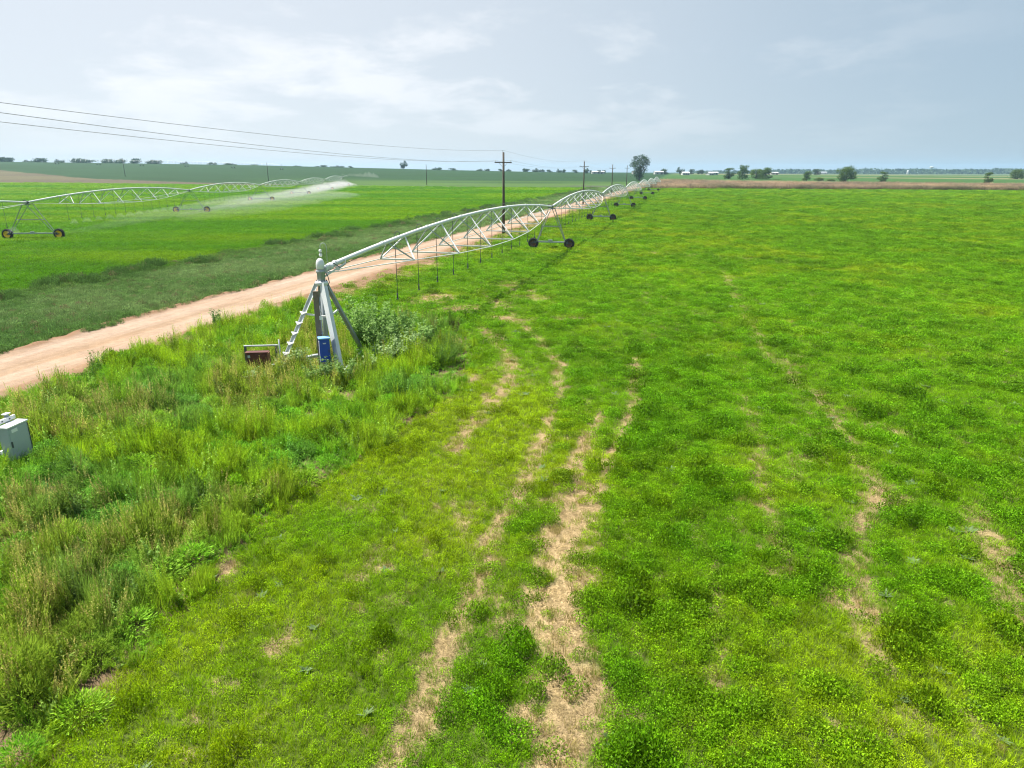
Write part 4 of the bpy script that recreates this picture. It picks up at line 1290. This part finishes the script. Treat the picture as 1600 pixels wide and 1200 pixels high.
def blobset(seed, n, w, z0, z1, rs, top=.6):
    g = np.random.default_rng(seed)
    out = []
    for i in range(n):
        z = g.uniform(z0, z1); k = math.sqrt(max(.08, 1 - ((z - (z0 + (z1 - z0) * .45)) / ((z1 - z0) * .62)) ** 2))
        a = g.uniform(0, 6.28); q = w * k * math.sqrt(g.uniform(.05, 1))
        r = rs * g.uniform(.7, 1.25)
        out.append((q * math.cos(a), q * math.sin(a), z, r, r * .85))
    return out
GREEN1 = (0.085, 0.150, 0.035); GREEN2 = (0.105, 0.175, 0.030); GREEN3 = (0.060, 0.105, 0.050)
KT = {
    'cottonwood': tree_kind(31, [(-.22, 0, .78, .17, .15), (.20, 0, .74, .18, .14), (0, .05, .58, .22, .2), (-.05, 0, .90, .14, .1), (.33, .05, .62, .12, .1), (-.33, 0, .66, .12, .1), (.08, -.1, .42, .2, .17), (0, .1, .3, .17, .15), (.02, 0, .18, .14, .12), (.13, .1, .88, .10, .07), (-.38, .1, .80, .07, .06)], 5200, .016, GREEN3, .035),
    'round': tree_kind(32, blobset(5, 14, .34, .18, .84, .17), 3000, .024, GREEN2),
    'round2': tree_kind(33, blobset(6, 12, .30, .16, .86, .16), 3000, .024, GREEN1),
    'bushy': tree_kind(34, [(0, 0, .45, .36, .34)] + blobset(7, 26, .46, .14, .80, .17), 4200, .026, GREEN2),
    'narrow': tree_kind(35, blobset(8, 12, .17, .12, .88, .13), 2200, .022, GREEN1),
    'far': tree_kind(36, blobset(9, 9, .42, .2, .78, .23), 700, .055, GREEN3),
    'far2': tree_kind(37, blobset(10, 8, .34, .2, .82, .2), 700, .05, GREEN3),
    'far3': tree_kind(38, blobset(11, 10, .55, .15, .72, .24), 800, .055, GREEN3),
}
def tree(kindname, x, y, h, wscale=1.0, label='', group=None, rz=None, name='tree', zoff=0.0, catn='tree'):
    cm, tm = KT[kindname]
    t = empty(name, (x, y, tz(x, y) + zoff), random.uniform(0, 6.28) if rz is None else rz)
    tag(t, label, catn, group)
    t.scale = (h * wscale, h * wscale, h)
    link('trunk', tm, t); link('crown', cm, t)
    return t
NEAR_TREES = [
    ('cottonwood', 89.5, 500, 16.91, 0.87, 'big spreading cottonwood at the far end of the irrigator and road'),
    ('narrow', 170.4, 560, 8.25, 0.91, 'thin small tree leftmost of the four trees behind the reeds'),
    ('round2', 176.1, 545, 10.24, 0.81, 'tallest upright tree left of the dense pair behind the reeds'),
    ('round', 189.8, 555, 8.37, 1.07, 'left tree of the dense touching pair behind the reeds'),
    ('round2', 193.7, 545, 8.45, 1.1, 'right tree of the dense touching pair behind the reeds'),
    ('round2', 206.9, 500, 6.65, 0.88, 'small round tree left of the low bushes behind the reeds'),
    ('bushy', 224.9, 480, 10.16, 1.23, 'widest dense round tree alone behind the reeds on the right'),
    ('narrow', 244.2, 470, 6.62, 0.83, 'small dark tree right of the widest round tree'),
    ('narrow', 267.5, 400, 6.94, 0.62, 'narrow yellowish tree near the right edge behind the reeds'),
    ('bushy', 217.5, 505, 2.3, 3.15, 'low dark bush right of the small round tree'),
    ('bushy', 223.9, 500, 1.34, 4.68, 'low brownish bush left of the widest round tree'),
    ('bushy', 201.1, 540, 0.2, 29.0, 'tiny low bush right of the dense tree pair'),
    ('far', 384.9, 900, 7.97, 1.31, 'distant blue grey tree above the low bushes'),
    ('bushy', 425.5, 600, 8.02, 1.61, 'dark dense tree cut by the right picture edge'),
    ('far3', 171.0, 800, 5.92, 1.81, 'rounded blue grey tree between farm sheds right of the cottonwood'),
    ('far2', 178.7, 760, 7.75, 0.97, 'small dark tree standing above the white farm shed'),
    ('far', 214.3, 850, 5.85, 1.04, 'faint tree behind the white farm sheds'),
    ('far3', 238.2, 900, 5.34, 1.81, 'faint far tree right of the white farm sheds'),
    ('far2', 83.7, 800, 5.78, 1.11, 'left tree of the distant clump right of the second power pole'),
    ('far', 90.9, 820, 3.42, 1.29, 'small tree inside the distant clump by the second pole'),
    ('far', 96.5, 800, 3.58, 1.6, 'right tree of the distant clump by the second pole'),
    ('far', 107.4, 840, 3.49, 1.29, 'low tree at the left end of the long white shed'),
    ('far2', -145.2, 960, 11.48, 0.75, 'lone tall tree on the hill crest left of the nearest power pole'),
]
for k_, x_, y_, h_, w_, lb_ in NEAR_TREES:
    bsh = 'bush' in lb_
    hh = h_ + (1.2 if not bsh else .3)
    tree(k_, x_, y_, hh if k_ != 'cottonwood' else h_ + 1, 1.25 * w_ * h_ / hh / {'cottonwood': .85, 'narrow': .46, 'round': .80, 'round2': .74, 'bushy': 1.2, 'far': 1.1, 'far2': .95, 'far3': 1.3}[k_], lb_, name='bush' if bsh else ('cottonwood_tree' if k_ == 'cottonwood' else 'tree'), zoff=-.6 if not bsh else -.2, catn='bush' if bsh else 'tree')
ORD = ['first', 'second', 'third', 'fourth', 'fifth', 'sixth', 'seventh', 'eighth', 'ninth', 'tenth', 'eleventh', 'twelfth', 'thirteenth', 'fourteenth', 'fifteenth', 'sixteenth', 'seventeenth', 'eighteenth', 'nineteenth', 'twentieth',
       'twenty-first', 'twenty-second', 'twenty-third', 'twenty-fourth', 'twenty-fifth', 'twenty-sixth', 'twenty-seventh', 'twenty-eighth']
NCOUNT = {}
CREST = [(-694.3, 5.52, 1.9), (-687.3, 4.7, 2.23), (-676.9, 5.13, 1.7), (-669.0, 5.98, 1.75), (-662.1, 6.4, 1.64), (-655.1, 5.59, 1.56), (-647.2, 5.6, 1.09), (-635.0, 2.42, 3.6), (-622.9, 4.64, 1.32), (-613.3, 5.59, 1.72), (-606.3, 4.43, 1.77), (-578.5, 6.02, 1.45), (-570.6, 4.45, 1.96), (-561.9, 4.98, 1.75), (-553.2, 5.5, 1.75), (-544.5, 5.61, 1.71), (-535.8, 5.3, 1.81), (-527.1, 4.58, 1.91), (-518.4, 5.1, 1.71), (-510.6, 6.03, 1.3), (-502.7, 4.88, 1.61), (-494.9, 7.05, 1.11), (-487.9, 5.06, 1.55), (-480.1, 4.75, 1.84), (-472.2, 4.86, 1.62), (-447.0, 3.13, 1.95), (-389.4, 2.27, 3.46), (-381.6, 1.97, 3.99), (-369.4, 0.9, 8.73), (-362.4, 0.59, 10.36), (-348.5, 0.38, 18.39), (-278.7, 0.19, 32.21), (-263.0, 0.16, 32.75), (-246.5, 1.83, 3.82), (-239.5, 1.59, 4.95), (-229.9, 1.45, 3.61), (-212.4, 1.53, 2.86), (-105.0, 2.53, 2.77), (-92.8, 3.15, 1.95), (-77.9, 2.14, 2.86), (-42.0, 1.92, 3.19), (-31.5, 2.1, 2.5), (-14.9, 2.39, 2.2), (-5.3, 2.14, 2.45), (16.6, 4.27, 1.23), (21.0, 3.53, 1.24), (29.8, 4.15, 1.48), (40.3, 3.13, 1.68), (50.8, 2.94, 2.09), (61.3, 4.43, 0.99), (70.1, 4.21, 1.25), (80.6, 3.6, 1.22)]
for i, (x_, h_, w_) in enumerate(CREST):
    k_ = ('far', 'far2', 'far3')[i % 3]; hh = h_ * 1.45 + 1.8
    nw = {'far': 1.1, 'far2': .95, 'far3': 1.3}[k_]
    lb_ = None
    if x_ < -420: lb_, gp_ = 'blue grey tree in the row on the left hill crest', 'row of trees along the left hill crest'
    elif x_ < -200: lb_, gp_ = 'small far tree behind the spraying irrigator', 'far trees behind the spraying irrigator'
    else: lb_, gp_ = 'tiny far tree around the nearest power pole', 'tiny far trees around the nearest pole'
    NCOUNT[gp_] = NCOUNT.get(gp_, 0) + 1
    lb_ = ORD[NCOUNT[gp_] - 1] + ' from the left: ' + lb_
    tree(k_, x_, 940 + random.uniform(-25, 40), hh, 1.85 * w_ * h_ / hh / nw, lb_, gp_, zoff=-.36 * hh)

# far wood line and the bluff on the right horizon
g = np.random.default_rng(77)
n = 5200
x_ = g.uniform(560, 1900, n) ** 1.0; y_ = 2150 + g.uniform(-90, 90, n)
hgt = 6 + 13 * fbm(x_ * .016, x_ * 0, 3, 201) * sstep(560, 1000, x_)
c_ = np.stack([x_, y_, terrain(x_, y_) + hgt * g.uniform(0, 1, n)], -1)
V, F = leaf_cloud(c_, 4.2, g, .3, .8)
cc = np.asarray(GREEN3) * np.repeat(g.uniform(.8, 1.25, n), 4)[:, None]
tag(link('far_woods', np_mesh('far_woods', V, F, [M_LEAF], col=cc)), 'long blue green line of far trees below the bluff on the right', 'woods', kind='stuff')
bx = np.linspace(-500, 5600, 90)
bv = []
for q_, zf in ((0, 0), (250, .75), (500, 1.0), (900, .9)):
    bv.append(np.stack([bx, np.full_like(bx, 4900 - .12 * bx) + q_, zf * sstep(1500, 3000, bx) * (19 + 9 * (fbm(bx * .0016, bx * 0, 4, 210))) - (3 if zf == 0 else 0)], -1))
nb = len(bx); V = np.concatenate(bv)
ri = np.arange(3)[:, None] * nb; ci = np.arange(nb - 1)[None, :]
F = np.stack([ri + ci, ri + ci + 1, ri + nb + ci + 1, ri + nb + ci], -1).reshape(-1, 4)
tag(link('distant_bluff', np_mesh('distant_bluff', V, F, [M_GROUND], col=np.tile((.07, .09, .05), (len(V), 1)), smooth=True)), 'low blue bluff along the right horizon', 'hill', kind='structure')


# bushes and broadleaf plants near the pivot (metric meshes)
def plant_mesh(name, seed, w, h, nst, nl, lsz, asp, col, var=.3, tipcol=None):
    g = np.random.default_rng(seed)
    parts = []
    for s in range(nst):
        a = g.uniform(0, 6.283); b0 = w * .35 * np.sqrt(g.uniform(0, 1)); ln = w * g.uniform(.25, .9); hh = h * g.uniform(.55, 1.05)
        t = g.uniform(.2, 1, nl) ** .75
        st0 = np.array([np.cos(a) * b0, np.sin(a) * b0, 0])
        c = st0 + np.stack([np.cos(a) * (ln - b0) * t ** 1.3, np.sin(a) * (ln - b0) * t ** 1.3, hh * t], -1)
        out = rdir(nl, g, .25); out[:, 2] = np.abs(out[:, 2]) * .6
        V, F = leaf_cloud(c + out * lsz * .9, lsz * (1.1 - .35 * t), g, 1.2, asp, out)
        cv = np.asarray(col) * g.uniform(1 - var, 1 + var, nl)[:, None]
        if tipcol is not None: cv = lerp(cv, tipcol, (sstep(.7, 1, t) * .8)[:, None])
        parts.append((V, F, np.repeat(cv, 4, 0)))
        p0 = st0; p2 = st0 + np.array([np.cos(a) * (ln - b0), np.sin(a) * (ln - b0), hh]); p1 = st0 + np.array([np.cos(a) * (ln - b0) * .4, np.sin(a) * (ln - b0) * .4, hh * .5])
        sd = np.array([-np.sin(a), np.cos(a), 0]) * .007
        parts.append((np.array([p0 - sd, p0 + sd, p1 + sd, p1 - sd, p2 + sd * .4, p2 - sd * .4]), np.array([[0, 1, 2, 3], [3, 2, 4, 5]]), np.tile(np.asarray(col) * 1.1, (6, 1))))
    V, F, cc = cat(parts)
    return np_mesh(name, V, F, [M_LEAF], col=cc)
PALE = (0.33, 0.45, 0.19); MIDG = (0.085, 0.165, 0.030); KOCH = (0.105, 0.210, 0.028)
def bush(name, x, y, me, label, catn='bush', group=None, s=1.0):
    o = link(name, me); o.location = (x, y, -.02); o.rotation_euler = (0, 0, random.uniform(0, 6.28)); o.scale = (s, s, s)
    return tag(o, label, catn, group)
bush('broadleaf_bush', -6.9, 31.5, plant_mesh('broadleaf_bush', 41, 1.6, 2.35, 80, 34, .095, .6, (0.22, 0.37, 0.09)), 'large leafy pale green bush right behind the pivot stand')
bush('broadleaf_bush', -5.4, 31.9, plant_mesh('broadleaf_bush', 42, 1.25, 1.7, 52, 30, .09, .6, (0.22, 0.37, 0.09)), 'leafy pale bush right of the tallest bush by the pivot')
bush('broadleaf_bush', -4.9, 29.6, plant_mesh('broadleaf_bush', 43, 1.0, 1.15, 36, 26, .095, .6, PALE), 'low pale leafed bush in front of the tall bush beside the pivot')
bush('broadleaf_weed', -9.35, 27.1, plant_mesh('broadleaf_weed', 44, .75, .75, 20, 22, .085, .52, PALE), 'pale leafed weed growing at the foot of the ladder leg', 'plant')
bush('broadleaf_weed', -8.75, 27.6, plant_mesh('broadleaf_weed', 45, .65, 1.05, 18, 22, .08, .52, PALE), 'pale leafed weed between the ladder leg and the wooden post', 'plant')
bush('broadleaf_weed', -7.2, 26.1, plant_mesh('broadleaf_weed', 46, .55, 1.05, 20, 22, .075, .52, (0.19, 0.31, 0.10)), 'leafy weed in front of the blue control box', 'plant')
bush('broadleaf_weed', -10.0, 25.7, plant_mesh('broadleaf_weed', 47, .65, .62, 18, 20, .085, .5, PALE), 'pale low weed in front of the rusty cabinet and ladder leg', 'plant')
bush('broadleaf_bush', -6.0, 30.3, plant_mesh('broadleaf_bush', 61, 1.15, 1.75, 50, 30, .09, .6, (0.24, 0.38, 0.11)), 'leafy bush touching the dark right leg of the pivot stand')
bush('broadleaf_bush', -4.3, 30.9, plant_mesh('broadleaf_bush', 64, 1.0, 1.35, 40, 28, .09, .6, (0.25, 0.40, 0.11)), 'leafy pale bush at the right end of the pivot thicket')
bush('broadleaf_bush', -5.4, 28.6, plant_mesh('broadleaf_bush', 65, .85, 1.0, 34, 24, .085, .6, PALE), 'low pale bush nearest the viewer right of the front leg')
bush('broadleaf_weed', -6.55, 25.75, plant_mesh('broadleaf_weed', 62, .8, .95, 30, 24, .08, .52, (0.22, 0.35, 0.10)), 'leafy weed hiding the foot of the wide front leg', 'plant')
bush('broadleaf_weed', -7.9, 25.9, plant_mesh('broadleaf_weed', 63, .75, .7, 24, 22, .07, .5, (0.2, 0.31, 0.08)), 'low leafy weed in front of the wooden post', 'plant')
bush('broadleaf_weed', -5.9, 27.0, plant_mesh('broadleaf_weed', 50, .6, .8, 18, 20, .08, .5, PALE), 'pale leafed weed right of the front leg', 'plant')
bush('kochia_bush', -2.95, 28.6, plant_mesh('kochia_bush', 48, 1.35, 1.25, 110, 50, .045, .22, KOCH, .25, (0.17, 0.26, 0.04)), 'rounded feathery dark green bush at the verge edge')
bush('kochia_bush', -3.2, 31.6, plant_mesh('kochia_bush', 52, 1.1, .95, 70, 42, .042, .22, (0.10, 0.205, 0.03), .25), 'feathery green bush behind the rounded one at the verge edge')
bush('roadside_plant', -15.3, 34.6, plant_mesh('roadside_plant', 49, .45, 1.35, 14, 24, .07, .5, (0.16, 0.26, 0.08)), 'lone upright leafy plant at the right road edge', 'plant')
bush('roadside_plant', -16.9, 26.6, plant_mesh('roadside_plant', 53, .55, 1.1, 22, 30, .05, .3, KOCH), 'feathery upright plant beside the road at the left', 'plant')
bush('dock_plant', -2.9, 33.9, plant_mesh('dock_plant', 54, .45, .95, 12, 40, .035, .5, (0.075, 0.045, 0.028)), 'cluster of brown dry dock stalks behind the feathery bushes', 'plant')


def gable(name, x, y, L, D, h, rh, rz, label, roof=None, win=3, catn='building', group=None):
    L *= .62; D *= .7; h *= .72; rh *= .6
    t = empty(name, (x, y, tz(x, y) - .1), rz); tag(t, label, catn, group)
    m = MB(); a, b_ = L / 2, D / 2
    m.add([(-a, -b_, 0), (a, -b_, 0), (a, b_, 0), (-a, b_, 0), (-a, -b_, h), (a, -b_, h), (a, b_, h), (-a, b_, h), (-a, 0, h + rh), (a, 0, h + rh)],
          [(0, 1, 5, 4), (2, 3, 7, 6), (1, 2, 6, 9, 5), (3, 0, 4, 8, 7), (3, 2, 1, 0)])
    w = m.build('wall', M_WALLW, t)
    for sg in (-1, 1):
        m = MB(); m.add([(-a - .4, sg * (b_ + .5), h - .5 * rh / b_ + .06), (a + .4, sg * (b_ + .5), h - .5 * rh / b_ + .06), (a + .4, 0, h + rh + .06), (-a - .4, 0, h + rh + .06),
                         (-a - .4, sg * (b_ + .5), h - .5 * rh / b_ + .2), (a + .4, sg * (b_ + .5), h - .5 * rh / b_ + .2), (a + .4, 0, h + rh + .2), (-a - .4, 0, h + rh + .2)],
                        [(0, 1, 2, 3), (7, 6, 5, 4), (0, 4, 5, 1), (1, 5, 6, 2), (2, 6, 7, 3), (3, 7, 4, 0)])
        m.build('roof', roof or M_ROOFW, t)
    for k in range(win):
        xx = -a + L * (k + .7) / (win + .4)
        m = MB(); m.box((xx, -b_ - .02, h * .55), (1.3, .08, 1.1)); m.build('window', M_GLASS, t)
    m = MB(); m.box((a * .55, -b_ - .03, h * .42), (2.2 if win < 3 else 1.1, .08, h * .8)); m.build('door', M_ROOFD, t)
    return t
gable('farm_shed', 96, 800, 22, 9, 2.6, 1.6, .1, 'long low white shed left of the third power pole')
gable('farm_shed', 137, 790, 13, 9, 3.0, 1.7, .1, 'dark sided shed partly behind the cottonwood on its left', M_ROOFD, 2)
gable('farm_shed', 160, 780, 15, 10, 3.4, 1.6, .05, 'white roofed shed just right of the cottonwood', None, 2)
gable('farmhouse', 180, 742, 12, 8, 2.8, 2.0, .12, 'white farmhouse below the small dark tree')
gable('farmhouse', 206, 745, 9, 8, 2.8, 1.9, .5, 'white house right of the faint far tree', None, 2)
gable('farm_shed', 222, 790, 17, 9, 3.0, 1.5, .1, 'long white shed at the right end of the farm', None, 3)
gable('farm_shed', 330, 900, 14, 10, 3.2, 1.4, .1, 'white shed behind and right of the dense tree pair', None, 2)
gable('farm_shed', 890, 2050, 36, 20, 6, 3, .1, 'tiny white shed in front of the far woods on the right', None, 2)
t = empty('silo', (1130, 2040, 0)); tag(t, 'tiny white silo at the edge of the far woods', 'silo')
m = MB(); m.lathe([(3, 0), (3, 8)], 14); m.build('wall', M_WALLW, t)
m = MB(); m.lathe([(3.2, 8), (2.4, 10), (0, 11)], 14); m.build('roof', M_ROOFW, t)
t = empty('water_tower', (1700, 2900, 0)); tag(t, 'tiny white water tower rising behind the far woods', 'water tower')
m = MB(); m.lathe([(3.5, 0), (2.5, 4), (2.5, 16), (5, 20)], 14); m.build('column', M_WALLW, t)
m = MB(); m.lathe([(3, 20), (8, 22), (9, 24), (6, 26), (0, 27)], 16); m.build('tank', M_WALLW, t)


# ------------------------------------------------------------------ water spray
def vol_mat(name, dens, col=(1, 1, 1), aniso=.3):
    m = bpy.data.materials.new(name); m.use_nodes = True
    n = m.node_tree; n.nodes.clear()
    v = n.nodes.new('ShaderNodeVolumePrincipled'); v.inputs['Density'].default_value = dens
    v.inputs['Color'].default_value = (*col, 1); v.inputs['Anisotropy'].default_value = aniso
    o = n.nodes.new('ShaderNodeOutputMaterial'); n.links.new(v.outputs[0], o.inputs['Volume'])
    return m
def spray_hull(name, p0, p1, w0, w1, h0, h1, drift, dens, seed, label):
    """one closed, uneven, lens-shaped body of mist along the line p0-p1"""
    g = np.random.default_rng(seed)
    p0 = Vector(p0); p1 = Vector(p1); d = (p1 - p0).normalized(); sd = Vector((d.y, -d.x, 0))
    n = 40; k = 14
    V = []; 
    for i in range(n):
        t = i / (n - 1)
        c = p0.lerp(p1, t)
        endf = max(.02, min(1, 6 * t, 6 * (1 - t))) ** .5
        wv = (w0 + (w1 - w0) * t) * endf * (1 + .3 * (float(fbm(t * 22, seed, 2, seed)) - .5) * 2)
        hv = (h0 + (h1 - h0) * t) * endf * (1 + .35 * (float(fbm(t * 26, seed + 4, 2, seed)) - .5) * 2)
        for j in range(k):
            a = 2 * math.pi * j / k
            x = math.cos(a); z = math.sin(a)
            q = c + sd * (drift + wv * x)
            zc = tz(q.x, q.y) + .15 + c.z + hv * .5 * (1 + z) * (1.0 if x < 0 else (1 - .45 * x))
            V.append((q.x, q.y, zc))
    F = [((i + 1) * k + j, (i + 1) * k + (j + 1) % k, i * k + (j + 1) % k, i * k + j) for i in range(n - 1) for j in range(k)]
    me = bpy.data.meshes.new(name)
    me.from_pydata(V, [], F + [tuple(range(k)), tuple((n - 1) * k + j for j in range(k))[::-1]])
    import bmesh
    bm = bmesh.new(); bm.from_mesh(me); bmesh.ops.recalc_face_normals(bm, faces=bm.faces); bm.to_mesh(me); bm.free()
    me.materials.append(vol_mat(name, dens))
    o = link(name, me)
    return tag(o, label, 'spray', kind='stuff')
Bp, Cp, Dp, Fp = left_pts[2], left_pts[3], left_pts[4], left_pts[6]
Ep_ = (Fp[0] + UL[0] * 22, Fp[1] + UL[1] * 22)
spray_hull('water_spray', (*left_pts[1], 0), (*Ep_, 0), 3.5, 9.0, 1.6, 3.4, 2.0, .007, 71, 'wide faint mist along the whole spraying irrigator')
spray_hull('water_spray', (*left_pts[2], 0), (*Ep_, 0), 2.2, 6.0, 1.5, 2.9, 1.2, .013, 72, 'white spray under the trusses of the left irrigator')
spray_hull('water_spray', (*left_pts[4], 0), (*Ep_, 0), 2.2, 4.0, 2.4, 3.2, .8, .018, 74, 'dense white spray at the far end of the left irrigator')
spray_hull('water_spray', (Bp[0] + 8, Bp[1] - 30, 0), (Dp[0] + 14, Dp[1], 0), 7, 10, 1.0, 2.0, 3, .007, 73, 'faint mist drifting over the crop beside the left irrigator')
# a small umbrella of droplets round every nozzle of the nearer spans
g = np.random.default_rng(80)
V = []; F = []
for i in (0, 1, 2, 3):
    a, b_ = left_pts[i], left_pts[i + 1]
    for k in range(13):
        t = (LS * .17 + 2.85 * k) / LS
        if t > .97: break
        cx, cy = a[0] + (b_[0] - a[0]) * t + .3, a[1] + (b_[1] - a[1]) * t
        o_ = len(V); nn, kk = 10, 6; R_ = g.uniform(.45, .85)
        V.append((cx, cy, 1.78))
        for r_ in range(1, kk + 1):
            q = r_ / kk
            for j in range(nn):
                aa = 2 * math.pi * j / nn
                V.append((cx + R_ * q * math.cos(aa), cy + R_ * q * math.sin(aa), 1.78 + .10 * math.sin(q * 2.4) - .75 * q ** 2.6))
        V.append((cx, cy, 1.66 - .15))
        for j in range(nn):
            F.append((o_, o_ + 1 + j, o_ + 1 + (j + 1) % nn))
            for r_ in range(kk - 1):
                p_ = o_ + 1 + r_ * nn
                F.append((p_ + j, p_ + nn + j, p_ + nn + (j + 1) % nn, p_ + (j + 1) % nn))
            p_ = o_ + 1 + (kk - 1) * nn
            F.append((p_ + j, len(V) - 1, p_ + (j + 1) % nn))
import bmesh
me = bpy.data.meshes.new('sprinkler_jets'); me.from_pydata(V, [], F); me.materials.append(vol_mat('sprinkler_jets', .09))
bm = bmesh.new(); bm.from_mesh(me); bmesh.ops.recalc_face_normals(bm, faces=bm.faces); bm.to_mesh(me); bm.free()
tag(link('sprinkler_jets', me), 'small white umbrellas of droplets under the drop hoses of the left irrigator', 'spray', kind='stuff')
# plume of the end gun
spray_hull('water_spray', (Ep_[0] - 2, Ep_[1], 4.4), (Ep_[0] + 16, Ep_[1] + 6, 3.2), .8, 2.2, 1.0, 3.2, 0, .035, 75, 'plume thrown by the end gun of the left irrigator')

# ------------------------------------------------------------------ haze
hb = MB(); hb.box((0, 0, 31.5), (13000, 13000, 67))
hz = hb.build('haze', vol_mat('haze', HAZE, (0.48, 0.76, 1.0), .2))
tag(hz, 'thin pale haze over the whole plain', 'haze', kind='stuff')
